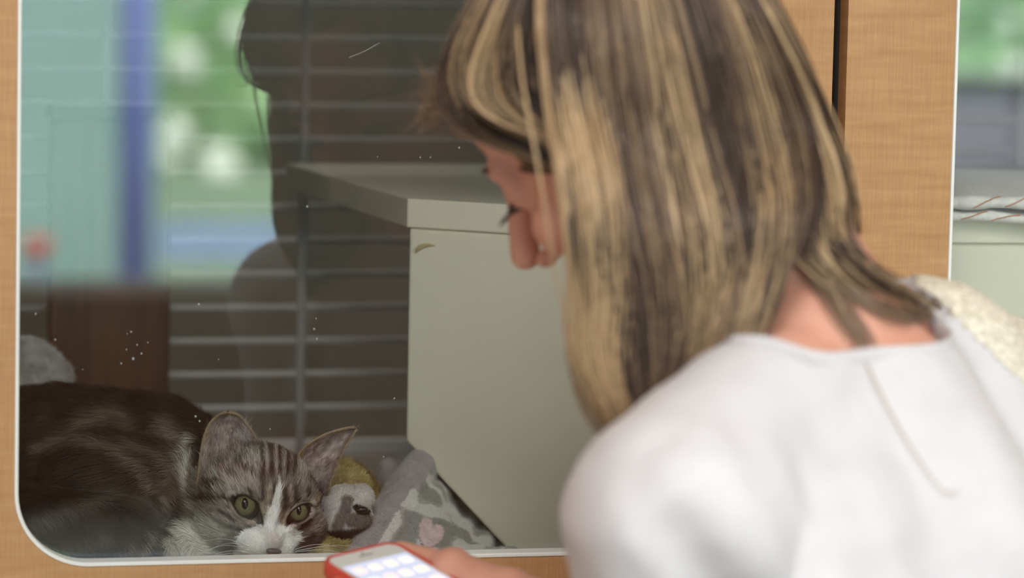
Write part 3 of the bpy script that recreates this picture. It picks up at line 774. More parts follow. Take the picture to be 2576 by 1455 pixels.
gC = [G([(1700, -320), (1880, 50), (1975, 300), (2010, 470, -.50), (2015, 600, -.53), (2060, 680, -.56), (2130, 740, -.565), (2230, 790, -.55), (2310, 800, -.52)], out=.012),
      G([(1740, -300), (1930, 30), (2030, 260), (2085, 430, -.44), (2095, 560, -.46), (2140, 640, -.47), (2220, 700, -.46), (2310, 750, -.44), (2350, 790, -.44)], out=.010)]
gF = [G([(1290, -140), (1215, 20), (1170, 140), (1170, 240), (1205, 320), (1300, 380), (1420, 420), (1530, 470)], .012),
      G([(1340, -160), (1260, 20), (1225, 150), (1235, 250), (1300, 310), (1400, 350), (1480, 400), (1560, 470)], .014),
      G([(1390, -170), (1330, 30), (1310, 150), (1335, 240), (1400, 300), (1470, 350), (1520, 420), (1580, 520)], .016)]
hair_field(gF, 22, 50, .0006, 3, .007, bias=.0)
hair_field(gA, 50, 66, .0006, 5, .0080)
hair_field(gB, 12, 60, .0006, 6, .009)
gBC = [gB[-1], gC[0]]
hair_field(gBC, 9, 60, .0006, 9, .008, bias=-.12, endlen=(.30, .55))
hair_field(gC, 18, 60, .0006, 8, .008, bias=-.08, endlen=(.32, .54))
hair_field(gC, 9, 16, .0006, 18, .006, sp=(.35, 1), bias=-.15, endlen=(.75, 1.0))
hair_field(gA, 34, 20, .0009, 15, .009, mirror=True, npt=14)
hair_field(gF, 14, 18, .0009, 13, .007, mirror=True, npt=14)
# forelock sticking out, with fine curls
for k in range(130):
    a = rng.random(); y0 = 130+190*rng.random(); tip = (1050+110*rng.random(), 175+150*rng.random())
    b0_ = on_head(1240, y0+40, .010); b1_ = on_head(1165, y0+30, .016); T_ = P(tip[0], tip[1], b1_.y+rng.normal(0, .01))
    mid_ = b1_.lerp(T_, .5)+Vector((0, 0, rng.normal(0, .005)))
    strand(catmull([b0_, b1_, mid_, T_, T_+Vector((rng.normal(0, .008), 0, rng.normal(0, .010)))], 14), .00042, mixc(GOLD, DARK, rng.random()*.8))
# single pale strand falling past the temple
for dx in (0, 4):
    strand(catmull(G([(1310+dx, -120), (1300+dx, 40), (1315+dx, 220, -.53), (1345+dx, 380, -.55), (1375+dx, 560, -.55), (1400+dx, 720, -.545), (1450+dx, 900, -.54), (1500+dx, 1000, -.54)]), 26), .0006, BLONDE)
# thin locks lying on neck and shirt
def lying(pl, n, spread, col, r=.0006, off=.004):
    for k in range(n):
        ox, oy = rng.normal(0, spread), rng.normal(0, spread); pts = []
        for (px, py) in pl:
            h = skin_hit(px+ox, py+oy*.5, off)
            if h: pts.append(h)
        if len(pts) > 2:
            strand(catmull(pts, 22), r, mixc(col, MIDB, rng.random()*.6))
lying([(1990, 560), (2030, 640), (2090, 730), (2140, 810), (2180, 870)], 46, 18, MIDB)
lying([(2020, 580), (2110, 700), (2200, 770), (2290, 800), (2345, 785), (2345, 755)], 40, 16, MIDB)
lying([(2060, 560), (2150, 660), (2240, 720), (2320, 750)], 36, 14, MIDB)
lying([(2050, 640), (2110, 760), (2150, 850), (2190, 940), (2240, 1040), (2300, 1140), (2360, 1225), (2395, 1243), (2408, 1225)], 2, 3, BLONDE, .0004, .003)
me = bpy.data.meshes.new('hair'); me.from_pydata(HV, [], HF)
at = me.color_attributes.new('Col', 'FLOAT_COLOR', 'POINT'); buf = np.ones((len(HV), 4), dtype=np.float32); buf[:, :3] = np.array(HC_); at.data.foreach_set('color', buf.ravel())
hair = obj('hair', me, MHAIR, person, True); print('hair verts', len(HV))
bm = bmesh.new(); ellip(bm, HL(0, -.016, .038), (.084, .1025, .096), RH, 48)
bmesh.ops.delete(bm, geom=[v for v in bm.verts if ((v.co-Hc).dot(Ff) > .035-.5*((v.co-Hc).dot(Uf)-.085) and (v.co-Hc).dot(Uf) < .085) or (v.co-Hc).dot(Uf) < -.035], context='VERTS')
obj('scalp_layer', bm, MSCALP, hair, True)

# ---- phone in a red case
TL, TR = P0(800, 1406, -.205), P0(991, 1360, -.169)
ux = (TR-TL); w_ph = ux.length; ux.normalize()
dwn = (P0(1111, 1440, -.215)-TR); dwn = (dwn-ux*dwn.dot(ux)).normalized()
nz = ux.cross(dwn)
if nz.z < 0: nz = -nz
print('phone width', w_ph, 'normal', nz)
s_ = .0625/w_ph; LEN = .128
def PH(a, b, c): return TL+ux*(a*w_ph)+dwn*(b*LEN)+nz*c       # a across, b down, c above the screen
phone = thing('smartphone', TL+dwn*.06+ux*.03, 'white smartphone in a coral red case held in her hand before the glass', 'phone')
def slab(a0, a1, b0, b1, c0, c1, rad, bev, n=8):
    lo = []
    def ring(ins, c):
        return [TL+ux*x+dwn*y+nz*c for x, y in rrect(a0*w_ph+ins, a1*w_ph-ins, b0*LEN+ins, b1*LEN-ins, max(rad-ins, .0004), n)]
    lo = [ring(bev, c0), ring(bev*.3, c0+bev*.3), ring(0, c0+bev), ring(0, c1-bev), ring(bev*.3, c1-bev*.3), ring(bev, c1)]
    bm = loft(lo); bmesh.ops.recalc_face_normals(bm, faces=bm.faces[:]); return bm
MCASE = noisy(mat('coral_case', srgb(206, 78, 66), .35), srgb(196, 70, 58), srgb(212, 84, 70), (60, 60, 60), 2)
# case: outer shell with a raised rim
loops = []
def ring(ins, c): return [TL+ux*x+dwn*y+nz*c for x, y in rrect(ins, w_ph-ins, ins, LEN-ins, .0115-ins*.6, 8)]
for ins, c in ((.003, -.0115), (.0008, -.0108), (0, -.008), (0, -.001), (.0006, .0006), (.0016, .0010), (.0026, .0006), (.0028, -.0004)): loops.append(ring(ins, c))
bm = loft(loops); bmesh.ops.recalc_face_normals(bm, faces=bm.faces[:]); obj('case', bm, MCASE, phone, True)
obj('front_glass', slab(.045, .955, .022, .978, -.0012, .0001, .0085, .0003), mat('white_bezel', (.82, .83, .80), .12, .5), phone)
scr = slab(.085, .915, .145, .855, -.0004, .0003, .0004, .0001, 1)
obj('screen', scr, mat('lit_screen', (.6, .65, .8), .2, emit=srgb(208, 216, 246), es=.6), phone)
pal = [tuple(.35*v+.62 for v in c) for c in ((.95, .5, .45), (.5, .7, .95), (.95, .9, .5), (.6, .9, .7), (.9, .9, .98), (.98, .75, .55), (.7, .7, .98), (.95, .95, .98))]
mi = [mat('app_colour', c, .3, emit=c, es=.65) for c in pal]
k = 0
for rr_ in range(5):
    for cc_ in range(4):
        a0 = .13+cc_*.2; b0 = .185+rr_*.125
        obj('app_icon', slab(a0, a0+.14, b0, b0+.068, .0001, .0005, .0018, .0001, 4), mi[(rr_*3+cc_*5) % 8], phone); k += 1
obj('speaker_slot', slab(.41, .59, .075, .083, 0, .0003, .0004, .0001, 4), mat('slot_dark', (.08, .08, .09), .4), phone)
obj('front_camera', slab(.485, .515, .045, .058, 0, .0003, .0006, .0001, 4), mat('slot_dark', (.08, .08, .09), .4), phone)
b = bmesh.new(); tube(b, [PH(-.012, .16, -.005), PH(-.012, .24, -.005)], .0022, 8); obj('side_button', b, mat('orange_button', srgb(226, 110, 80), .3), phone, True)
P = P0; KR = 1.0
#@@SECTION3
#@@SECTION3 ------------------------------------------------------------ cat, cushion, toy, blankets
def pl_dist(x, y, pl):
    """distance to a polyline and the position along it (0..1)"""
    best = (1e9, 0); n = len(pl)-1
    for i in range(n):
        ax, ay = pl[i][:2]; bx, by = pl[i+1][:2]; dx, dy = bx-ax, by-ay
        t = max(0, min(1, ((x-ax)*dx+(y-ay)*dy)/(dx*dx+dy*dy+1e-9)))
        d = math.hypot(x-ax-dx*t, y-ay-dy*t)
        if d < best[0]: best = (d, (i+t)/n)
    return best
yw, pt, rl = math.radians(20), math.radians(25), math.radians(7)
cF = (-sf*math.cos(pt)*math.cos(yw)+sr*math.sin(yw)*math.cos(pt)-su*math.sin(pt)).normalized()
cU0 = (su*math.cos(rl)+sr*math.sin(rl)); cU = (cU0-cF*cU0.dot(cF)).normalized(); cX = cF.cross(cU).normalized()
if cX.dot(sr) < 0: cX = -cX
cC = P(651, 1251, .112); CH = Matrix((cX, cF, cU)).transposed()
def CL(x, y, z): return cC+cX*x+cF*y+cU*z
EYE = []
for s, (px, py) in ((-1, (616, 1272)), (1, (752, 1289))):
    e = CL(s*.0215, .0325, .006); EYE.append((s, P(px, py, e.y)))
NOSE = CL(.0002, .0600, -.0152)
bm = Lumps()
ellip(bm, CL(0, 0, 0), (.046, .048, .040), CH, 28); ellip(bm, CL(0, .010, .014), (.036, .034, .030), CH, 28)
capsule(bm, CL(0, .034, .006), CL(0, .0515, -.010), .0115, .0086)
for s in (-1, 1):
    ellip(bm, CL(s*.0105, .046, -.0195), (.0125, .013, .0115), CH); ellip(bm, CL(s*.029, .018, -.014), (.023, .024, .022), CH)
    ellip(bm, CL(s*.018, .031, .016), (.013, .010, .009), CH)
    ellip(bm, CL(s*.020, .030, -.008), (.013, .010, .010), CH)
ellip(bm, CL(0, .040, -.033), (.013, .013, .010), CH)
c = lambda a, b, ra, rb: capsule(bm, W3(a), W3(b), ra, rb)
capsule(bm, CL(0, -.01, -.005), P(520, 1230, .19), .040, .048)
c((520, 1215, .19), (390, 1175, .21), .050, .052); c((390, 1170, .22), (150, 1160, .26), .056, .062); c((150, 1160, .26), (-180, 1185, .30), .062, .060)
c((400, 1235, .16), (250, 1230, .17), .040, .045); c((50, 1360, .15), (285, 1365, .115), .044, .036)
c((300, 1370, .11), (400, 1405, .09), .030, .018); c((560, 1345, .125), (520, 1300, .15), .038, .045); c((600, 1395, .12), (480, 1400, .11), .026, .028)
cat_me = blob(bm, .0021, 3, .5)
for v in cat_me.vertices:
    if v.co.z < ZF+.0015: v.co.z = ZF+.0015
RE = .0122
LIDS = {-1: [(587, 1253), (600, 1250), (616, 1249), (631, 1256), (644, 1266), (652, 1284), (657, 1304), (657, 1318), (649, 1316), (641, 1308), (623, 1303), (606, 1295), (595, 1281), (589, 1266)],
        1: [(722, 1318), (724, 1302), (734, 1289), (748, 1277), (763, 1271), (776, 1270), (781, 1277), (777, 1293), (765, 1307), (749, 1314), (735, 1312), (728, 1318)]}
def lid_table(pl):
    cx, cy = sum(p[0] for p in pl)/len(pl), sum(p[1] for p in pl)/len(pl)
    q = [pl[-1]]+pl+[pl[0], pl[1]]; d = catmull([(x, y, 0) for x, y in q], 400); T = [0]*72
    for p in d:
        k = int((math.atan2(p.y-cy, p.x-cx)+math.pi)/(2*math.pi)*72) % 72; T[k] = max(T[k], math.hypot(p.x-cx, p.y-cy))
    for k in range(72):
        if T[k] == 0: T[k] = T[k-1] or T[(k+1) % 72] or T[(k+2) % 72]
    T = [(T[k-1]+T[k]*2+T[(k+1) % 72])/4 for k in range(72)]
    return cx, cy, T
LT = {s: lid_table(pl) for s, pl in LIDS.items()}
def lid_r(p, s):
    """1 on the edge of the lids, less inside the opening"""
    cx, cy, T = LT[s]; x, y = topx(p); a = (math.atan2(y-cy, x-cx)+math.pi)/(2*math.pi)*72; k = int(a) % 72; f = a-int(a)
    return math.hypot(x-cx, y-cy)/(T[k]*(1-f)+T[(k+1) % 72]*f)
for v in cat_me.vertices:
    for s, e in EYE:
        if (v.co-e).length < .032:
            r_ = lid_r(v.co, s); front = -(v.co-e).dot(sf)
            if r_ < 1.12: v.co += sf*max(0, front+.004)
            elif r_ < 2.0 and front > .0085: v.co += sf*(front-.0085)*.8
DK, GY, LG_, TAN, WHT = (.016, .012, .010), (.17, .150, .130), (.42, .38, .34), (.40, .30, .20), (.95, .92, .89)
STR = [([(660, 1130), (664, 1175), (660, 1215)], 6), ([(684, 1105), (686, 1205)], 7), ([(707, 1105), (704, 1195)], 6), ([(730, 1115), (722, 1205)], 6), ([(750, 1140), (738, 1205)], 6),
       ([(662, 1226), (661, 1258)], 7), ([(689, 1222), (688, 1250)], 4), ([(716, 1238), (715, 1278)], 7), ([(744, 1232), (743, 1266)], 7), ([(772, 1243), (776, 1250)], 9), ([(630, 1236), (634, 1246)], 6),
       ([(590, 1256), (560, 1258), (478, 1256)], 7), ([(782, 1272), (808, 1281)], 5), ([(530, 1300), (560, 1322), (612, 1336)], 6), ([(560, 1292), (590, 1312)], 7), ([(505, 1300), (545, 1345)], 6),
       ([(652, 1303), (651, 1328)], 7), ([(722, 1310), (721, 1334)], 5), ([(770, 1322), (745, 1340)], 6), ([(800, 1240), (812, 1265)], 7), ([(785, 1350), (745, 1385)], 13), ([(640, 1195), (600, 1175)], 6), ([(775, 1205), (800, 1235)], 6), ([(560, 1215), (520, 1225)], 7)]
LIT = [([(583, 1264), (588, 1288), (604, 1305), (624, 1315), (642, 1316)], 5.5, (.74, .60, .50)), ([(716, 1318), (718, 1300), (727, 1284), (744, 1272)], 4.5, (.58, .46, .36)), ([(728, 1325), (748, 1324), (768, 1314), (786, 1290), (786, 1278)], 5, (.66, .54, .45)),
       ([(660, 1270), (662, 1300), (662, 1318)], 8, (.42, .35, .24)), ([(704, 1290), (706, 1330)], 6, (.40, .34, .26)), ([(730, 1232), (732, 1270)], 4, (.50, .40, .31)), ([(676, 1232), (674, 1262)], 6, (.34, .29, .20)), ([(590, 1225), (540, 1200)], 16, LG_), ([(760, 1180), (790, 1215)], 14, LG_), ([(795, 1262), (780, 1262)], 8, (.42, .36, .28)), ([(672, 1110), (674, 1190)], 3.5, LG_), ([(696, 1120), (695, 1200)], 3.5, LG_), ([(718, 1130), (714, 1200)], 3, LG_)]
BODYL = [([(215, 1065), (300, 1040), (340, 1060)], 20, (.15, .115, .085), .8), ([(110, 1125), (190, 1100), (290, 1128), (365, 1175), (412, 1250)], 15, (.17, .13, .10), .8),
         ([(80, 1310), (190, 1275), (290, 1243), (360, 1262), (425, 1325)], 18, (.15, .13, .115), .8), ([(120, 1390), (260, 1350)], 18, (.09, .075, .06), .8),
         ([(430, 1075), (470, 1130), (455, 1190)], 22, (.22, .18, .15), .8), ([(330, 1120), (420, 1150), (440, 1240)], 14, (.16, .12, .09), .7),
         ([(488, 1105), (468, 1160), (466, 1215), (490, 1280), (530, 1330)], 11, (.50, .47, .42), 1), ([(300, 1400), (330, 1370)], 12, (.20, .16, .13), .8), ([(352, 1395), (372, 1340)], 7, (.30, .26, .22), .9), ([(420, 1300), (400, 1250)], 10, (.2, .17, .14), .6)]
def coat(p, n=None):
    x, y = topx(p); q = p-cC; l = Vector((q.dot(cX), q.dot(cF), q.dot(cU)))
    nz_ = fbm(p, 260, 2); nb_ = fbm(p, 60, 2)
    hd = 1-sstep(.050, .066, math.sqrt((l.x*1.02)**2+(l.y*.95)**2+(l.z*1.15)**2)) if l.y > -.03 else 0
    # body
    t = max(0, min(1, .35+nb_*1.4)); cb = mixc(DK, (.050, .036, .025), t*.7)
    for pl, w, c_, k in BODYL:
        d, _ = pl_dist(x, y, pl); cb = mixc(cb, c_, k*math.exp(-(d/w)**2)*(1+nz_*.7))
    d, _ = pl_dist(x, y, [(455, 1375), (520, 1350), (600, 1385), (700, 1420)]); cb = mixc(cb, (.62, .59, .52), (1-sstep(38, 66, d)))
    # head
    ch = mixc((.12, .10, .082), (.36, .32, .285), .5+nb_*1.2+nz_*1.4)
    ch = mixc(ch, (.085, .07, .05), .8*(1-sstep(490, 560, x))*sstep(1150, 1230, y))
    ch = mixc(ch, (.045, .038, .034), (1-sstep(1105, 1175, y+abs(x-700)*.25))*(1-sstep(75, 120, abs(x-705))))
    for pl, w, c_ in LIT:
        d, _ = pl_dist(x, y, pl); ch = mixc(ch, c_, .9*math.exp(-(d/w)**2))
    for pl, w in STR:
        d, _ = pl_dist(x, y, pl); ch = mixc(ch, DK, .93*math.exp(-(d/w)**2))
    ks = ((1208, 702, 703), (1233, 695, 708), (1266, 685, 704), (1285, 675, 702), (1318, 665, 700), (1337, 608, 752), (1356, 596, 757), (1385, 592, 738), (1420, 592, 722))
    if 1208 < y:
        for (ya, la, ra), (yb, lb, rb) in zip(ks, ks[1:]):
            if y <= yb or yb == 1420:
                t_ = min(1, (y-ya)/(yb-ya)); lo, hi = la+(lb-la)*t_, ra+(rb-ra)*t_; break
        ch = mixc(ch, WHT, min(sstep(-3, 3, x-lo+nz_*3), sstep(-3, 3, hi-x+nz_*3)))
    e2 = ((x-687)/24)**2+((y-1352)/26)**2; ch = mixc(ch, (.80, .62, .62), .55*(1-sstep(.5, 1.2, e2)))
    return mixc(cb, ch, hd)
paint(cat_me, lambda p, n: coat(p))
cat = thing('cat', (P(250, 1200, .2).x, .2, ZF), 'tabby cat with white blaze and green eyes lying behind the glass', 'cat')
MCOAT = attr_mat('cat_coat', .75, .2); MFUR = attr_mat('cat_fur', .6, .25)
cbody = obj('body', cat_me, MCOAT, cat, True)
camv = Vv(CAM)
def flow(p, n):
    q = p-cC
    if q.length < .066: return (p-NOSE)+cU*.004
    x, y = topx(p)
    if x > 420 and y > 1280: return -su*.8-sr*.5
    if y > 1240: return sr*.7-su*.6-sr*.3
    return -sr*1.0-su*.35
def flen(p, n):
    d = (p-NOSE).length; q = (p-cC).length
    if q < .062: return .0022+.0065*sstep(.012, .07, d)
    return .013
def fkeep(p, n):
    if n.dot(camv-p) < -.25*(camv-p).length: return False
    for s, e in EYE:
        if (p-e).length < .03:
            if lid_r(p, s) < 1.30: return False
    if (p-NOSE).length < .0062: return False
    x, y = topx(p)
    return x > -60
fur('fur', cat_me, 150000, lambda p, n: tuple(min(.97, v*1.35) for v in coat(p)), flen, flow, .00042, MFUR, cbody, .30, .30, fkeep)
# ears
def ear(Lp, Rp, Y0, cup, label, nu=15, nv=13):
    Lc, Rc = catmull([(*a, 0) for a in Lp], nv), catmull([(*a, 0) for a in Rp], nv)
    bm = bmesh.new(); R_ = []
    for j in range(nv):
        t = j/(nv-1); row = []
        for i in range(nu):
            u = i/(nu-1); x = Lc[j].x*(1-u)+Rc[j].x*u; y = Lc[j].y*(1-u)+Rc[j].y*u
            row.append(bm.verts.new(P(x, y, Y0+cup*math.sin(math.pi*u)*(1-t*.75)+.006*t)))
        R_.append(row)
    for a, b in zip(R_, R_[1:]):
        for i in range(nu-1): bm.faces.new((a[i], a[i+1], b[i+1], b[i]))
    bmesh.ops.recalc_face_normals(bm, faces=bm.faces[:])
    bm.normal_update()
    if sum(f.normal.dot(sf) for f in bm.faces) > 0: bmesh.ops.reverse_faces(bm, faces=bm.faces[:])
    me = bpy.data.meshes.new('ear'); bm.to_mesh(me); bm.free()
    edge = [Lc, Rc]
    def ecol(p, n=None):
        x, y = topx(p); de = min(min(math.hypot(x-q.x, y-q.y) for q in Lc), min(math.hypot(x-q.x, y-q.y) for q in Rc))
        nn = fbm(p, 200, 2)
        c_ = mixc((.30, .235, .23), (.66, .58, .55), .5+nn*1.6)
        return mixc((.36, .28, .19), c_, sstep(5, 11, de))
    paint(me, ecol)
    inner = me.copy()
    o = obj('ear', me, MCOAT, cat, True); s_ = o.modifiers.new('s', 'SOLIDIFY'); s_.thickness = .0016; s_.offset = -1
    base = P((Lp[0][0]+Rp[0][0])/2, (Lp[0][1]+Rp[0][1])/2, Y0+cup)
    tip = P(Lp[-1][0], Lp[-1][1], Y0)
    fur('ear_fur', inner, 5200, lambda p, n: tuple(v*1.05 for v in ecol(p)), lambda p, n: .0034 if random.random() < .85 else .008, lambda p, n: (tip-base)+sr*(.02 if tip.x > base.x else .012), .00032, MFUR, o, .25, .5)
    rimp = [P(q.x, q.y, Y0+.006*k/(nv-1)) for k, q in enumerate(Lc)]+[P(q.x, q.y, Y0+.006*(nv-1-k)/(nv-1)) for k, q in enumerate(Rc[::-1])]
    rimp = rimp[nv-2:] if label == 'l' else rimp[:nv+1]
    b = bmesh.new(); tube(b, rimp, .0006, 6); obj('ear_rim', b, MRIM, o, True)
MRIM = mat('ear_rim_tan', (.33, .25, .16), .7)
ear([(497, 1232), (500, 1190), (508, 1125), (522, 1078), (545, 1050), (570, 1039)], [(668, 1170), (661, 1142), (645, 1105), (624, 1072), (602, 1047), (576, 1039)], .118, .018, 'l')
ear([(748, 1160), (756, 1138), (785, 1112), (830, 1090), (868, 1080), (893, 1077)], [(826, 1262), (828, 1222), (843, 1180), (860, 1142), (880, 1105), (896, 1078)], .112, .016, 'r')
# eyes
def irisc(p, s, e):
    v = (p-e).normalized(); g = (camv+su*.0-e).normalized(); g = g.normalized()
    ang_ = math.acos(max(-1, min(1, v.dot(g)))); a = (v-g*v.dot(g)); ax_, bx_ = a.dot(sr), a.dot(su)
    if (ax_/(.20 if s < 0 else .15))**2+((bx_-.10)/(.36 if s < 0 else .30))**2 < 1: return (.004, .004, .005)
    IR = .72 if s < 0 else .60
    if ang_ < IR:
        k = ang_/IR; n_ = noise.noise(Vector((math.atan2(bx_, ax_)*6, k*2, s))); c_ = mixc((.185, .18, .09), (.085, .088, .045), k*k+.35*n_)
        return mixc(c_, (.02, .02, .012), sstep(.9, 1, k))
    return (.02, .015, .012)
MEYE = attr_mat('cat_eye', .08, .15); MLID = attr_mat('cat_lid', .5, .3)
for s, e in EYE:
    bm = bmesh.new(); bmesh.ops.create_uvsphere(bm, u_segments=96, v_segments=64, radius=RE)
    rot = (-sf).to_track_quat('Z', 'Y').to_matrix()
    for v in bm.verts: v.co = e+rot @ v.co
    me = bpy.data.meshes.new('eye'); bm.to_mesh(me); bm.free(); paint(me, lambda p, n: irisc(p, s, e)); eo = obj('eye', me, MEYE, cat, True)
    NT = 72; rows = []; cx, cy, T = LT[s]
    bm = bmesh.new()
    for k, (sc, lift_) in enumerate(((.96, .0004), (1.0, .0010), (1.10, .0014), (1.28, .0010), (1.55, -.0010))):
        row = []
        for j in range(NT):
            a = 2*math.pi*(j+.5)/NT-math.pi; rr_ = T[j]*sc if k < 4 else T[j]*1.28+9
            px, py = cx+rr_*math.cos(a), cy+rr_*math.sin(a); q = P(px, py, e.y); d_ = (q-Vv(CAM)).normalized(); o_ = q-e; o_ = o_-d_*o_.dot(d_)
            dep = math.sqrt(max(RE*RE-o_.length_squared, .0052**2)); row.append(bm.verts.new(e+o_-d_*(dep+lift_)))
        rows.append(row)
    for a, b in zip(rows, rows[1:]):
        for j in range(NT): bm.faces.new((a[j], a[(j+1) % NT], b[(j+1) % NT], b[j]))
    bmesh.ops.recalc_face_normals(bm, faces=bm.faces[:])
    me = bpy.data.meshes.new('eyelid'); bm.to_mesh(me); bm.free()
    def lidc(p, n):
        x, y = topx(p); r_ = lid_r(p, s)
        if r_ > 1.13: return coat(p)
        return (.012, .010, .009)
    paint(me, lidc); obj('eyelid', me, MLID, cat, True)
bm = Lumps()
nX, nU = cX, cU
ellip(bm, NOSE+cU*.0006, (.0064, .0030, .0022), CH); ellip(bm, NOSE-cU*.0022, (.0046, .0030, .0030), CH); ellip(bm, NOSE-cU*.0042, (.0022, .0026, .0028), CH)
nm = blob(bm, .0006, 2); paint(nm, lambda p, n: mixc((.36, .17, .11), (.10, .062, .060), sstep(-.0012, .0004, (p-NOSE).dot(cU))))
no_ = obj('nose', nm, attr_mat('nose_skin', .35, .5), cat, True)
bm = bmesh.new()
for s in (-1, 1): ellip(bm, NOSE+cX*s*.0036+cF*.0018-cU*.0022, (.0013, .0012, .0009), CH, 12)
obj('nostrils', bm, mat('nostril_dark', (.01, .006, .006), .6), no_)
bm = bmesh.new()
for s in (-1, 1):
    for k in range(9):
        r0 = CL(s*(.014+.001*(k % 3)), .052, -.018-.0022*(k//3)-.0005*k)
        out = (cX*s*1.0+cF*(.15 if s > 0 else .45)+cU*(.38-.09*k)).normalized(); Lw = random.uniform(.045, .075)
        tube(bm, catmull([r0, r0+out*Lw*.5+cU*.002, r0+out*Lw-cU*(.004+.008*random.random())], 9), [.00026-.000022*i for i in range(9)], 4)
obj('whiskers', bm, mat('whisker_white', (.85, .82, .78), .4), cat, True)

# olive plush cushion behind the head
bm = Lumps(); cc_ = P(812, 1285, .185)
ellip(bm, cc_, (.050, .044, .0455), None, 32); ellip(bm, P(880, 1350, .15), (.034, .036, .026), None, 24); ellip(bm, P(790, 1390, .115), (.034, .028, .017), None, 24)
me = blob(bm, .003, 6)
for v in me.vertices:
    v.co += v.normal*.0016*noise.noise(v.co*70)
    if v.co.z < ZF+.001: v.co.z = ZF+.001
cf_ = lambda p, n=None: mixc((.25, .20, .07), (.52, .44, .20), .5+1.4*fbm(p, 90, 2))
paint(me, cf_)
t = thing('plush_cushion', (cc_.x, cc_.y, ZF), 'olive yellow plush cushion under and beside the head of the cat', 'cushion')
co2 = obj('cover', me, MCOAT, t, True)
fur('pile', me, 26000, lambda p, n: tuple(v*1.15 for v in cf_(p)), lambda p, n: .0048, lambda p, n: Vector((.3, -.2, .4)), .00045, MFUR, co2, .9, .8, lambda p, n: n.dot(camv-p) > -.2)
# small grey and white soft toy on the cushion
bm = Lumps()
ellip(bm, P(868, 1272, .118), (.0185, .018, .0165)); ellip(bm, P(908, 1252, .114), (.0105, .014, .0105)); capsule(bm, P(905, 1300, .110), P(855, 1318, .108), .0105, .0125); ellip(bm, P(838, 1310, .115), .010)
me = blob(bm, .0014, 4)
def toyc(p, n=None):
    x, y = topx(p); nn = fbm(p, 150, 2)*14
    c_ = (.70, .68, .66)
    g = min(pl_dist(x, y, [(872, 1262), (868, 1290), (850, 1322)])[0]-14, pl_dist(x, y, [(880, 1308), (925, 1312)])[0]-17)
    c_ = mixc((.20, .175, .165), c_, sstep(-4, 7, g+nn*.4))
    d, _ = pl_dist(x, y, [(896, 1276), (922, 1288)]); c_ = mixc((.012, .01, .01), c_, sstep(7, 12, d))
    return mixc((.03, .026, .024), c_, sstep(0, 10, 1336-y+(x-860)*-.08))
paint(me, toyc)
t = thing('soft_toy', tuple(P(870, 1300, .115)), 'small grey and white soft toy nestled beside the cheek of the cat', 'toy')
to = obj('plush', me, MCOAT, t, True)
fur('pile', me, 14000, lambda p, n: toyc(p), lambda p, n: .0022, lambda p, n: Vector((.2, 0, -.5)), .0003, MFUR, to, .6, .6, lambda p, n: n.dot(camv-p) > -.2)
b = bmesh.new(); ellip(b, P(911, 1284, .0985), (.0052, .003, .0030)); obj('nose', b, mat('toy_nose', (.01, .01, .01), .3), to, True)

# crumpled fleece blanket at the right of the cat
MFLEECE = attr_mat('printed_fleece', .9, .1, sheen=.3)
bm = Lumps()
def fold(pts, r):
    for (a, ra), (b, rb) in zip(zip(pts, r), zip(pts[1:], r[1:])): capsule(bm, P(*a), P(*b), ra, rb)
fold([(1075, 1150, .24), (1020, 1235, .18), (960, 1330, .13), (905, 1420, .10)], [.013, .017, .017, .017])
fold([(985, 1190, .25), (1000, 1230, .22)], [.013, .014])
fold([(1108, 1218, .27), (1062, 1285, .18), (1028, 1360, .12), (1000, 1430, .10)], [.016, .018, .017, .016])
fold([(1125, 1280, .25), (1090, 1345, .15), (1070, 1420, .10)], [.015, .018, .016])
fold([(1180, 1310, .25), (1150, 1370, .15), (1135, 1430, .10)], [.012, .012, .012])
fold([(1225, 1350, .21), (1195, 1405, .125)], [.009, .010]); fold([(1290, 1395, .12), (1210, 1405, .11), (1120, 1410, .12), (980, 1415, .13)], [.007, .009, .012, .012])
me = blob(bm, .0024, 5)
for v in me.vertices:
    v.co += v.normal*(.0022*noise.noise(v.co*60)+.0008*noise.noise(v.co*190))
    if v.co.z < ZF+.001: v.co.z = ZF+.001
def flc(p, n=None):
    x, y = topx(p); grey = (.33, .31, .315); nn = fbm(p+Vector((3, 0, 0)), 55, 2)
    edge_ = 1035-(y-1230)*.62+ (20 if y < 1230 else 0)
    if x < edge_: return mixc(grey, (.42, .39, .40), .5+nn)
    k = fbm(p+Vector((.3, .1, .7)), 48, 1)
    c_ = mixc((.33, .325, .31), (.70, .69, .68), sstep(-.18, .12, k))
    c_ = mixc(c_, (.17, .17, .16), .7*math.exp(-((k+.005)/.02)**2))
    # pink heart printed on the fleece
    hx, hy = (x-1078)/36, -(y-1352)/44; rx, ry = hx*math.cos(.45)-hy*math.sin(.45), hx*math.sin(.45)+hy*math.cos(.45)
    hh = (rx*rx+ry*ry-.55)**3-rx*rx*ry**3*1.2
    if y > 1280: c_ = mixc((.80, .62, .66), c_, sstep(-.02, .03, hh)) if abs(hh) > .02 or hh < 0 else (.34, .32, .32)
    return c_
paint(me, flc)
bx_ = P(1060, 1400, .14)
t = thing('fleece_blanket', (bx_.x, .15, ZF), 'crumpled grey and white fleece blanket with pink heart print below the slanted panel', 'blanket')
fb_ = obj('fabric', me, MFLEECE, t, True)
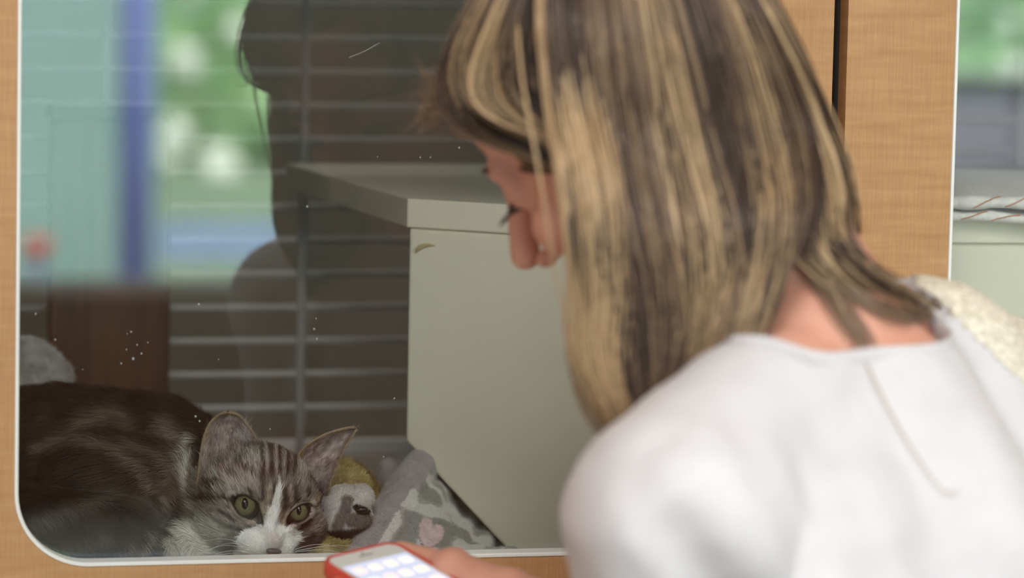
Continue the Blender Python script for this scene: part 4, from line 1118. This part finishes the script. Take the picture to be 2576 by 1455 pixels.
fur('pile', me, 26000, lambda p, n: flc(p), lambda p, n: .0015, lambda p, n: Vector((.3, .1, -.4)), .0003, MFUR, fb_, .9, .8, lambda p, n: n.dot(camv-p) > -.2)
# grey blanket heap behind the cat, at the left
bm = Lumps(); capsule(bm, P(70, 945, .43), P(110, 955, .43), .034, .026); capsule(bm, P(70, 960, .43), P(60, 1120, .43), .036, .05); capsule(bm, P(60, 1110, .43), P(-120, 1110, .44), .05, .05)
me = blob(bm, .004, 5)
for v in me.vertices:
    v.co += v.normal*.004*noise.noise(v.co*40)
    if v.co.z < ZF+.001: v.co.z = ZF+.001
gc_ = lambda p, n=None: mixc((.30, .27, .26), (.55, .52, .52), .5+1.6*fbm(p, 45, 2))
paint(me, gc_)
t = thing('grey_blanket', tuple(P(70, 1000, .43)), 'grey fleece blanket heaped behind the back of the cat at the left edge', 'blanket')
gb_ = obj('fabric', me, MFLEECE, t, True)
fur('pile', me, 9000, lambda p, n: gc_(p), lambda p, n: .004, lambda p, n: Vector((.3, .1, -.4)), .0006, MFUR, gb_, .9, .8, lambda p, n: n.dot(camv-p) > -.2)

# dried drops and a scratch on the glass
spots = [(335, 903, 2.2), (356, 890, 1.6), (345, 868, 1.2), (318, 880, 1.2), (305, 915, 1.5), (790, 828, 1.8), (797, 853, 1.6), (795, 802, 1.2), (992, 1003, 1.5), (500, 766, 2.0), (90, 790, 1.6), (139, 855, 1.4), (330, 835, 1.4), (320, 840, 1),
         (773, 520, 1.8), (1057, 396, 1.4), (1083, 396, 1.2), (372, 862, 1.2), (965, 1150, 1.2), (492, 1048, 1.8), (502, 1060, 1.6), (679, 1080, 1.2), (1155, 372, 1.6), (950, 395, 1), (208, 930, 1), (550, 905, 1)]
bm = bmesh.new()
for x, y, r in spots: ellip(bm, P(x, y, .0168)+Vector((0, 0, 0)), (.00042*r, .00012, .0005*r), None, 10)
tube(bm, [P(878, 145, .0167), P(915, 130, .0167), P(955, 108, .0167)], .00022, 5)
o = obj('water_spots', bm, mat('dried_water', (.35, .36, .36), .5), bpy.data.objects['cat_enclosure']); o['kind'] = 'stuff'; o['label'] = 'pale dried water spots on the glass'
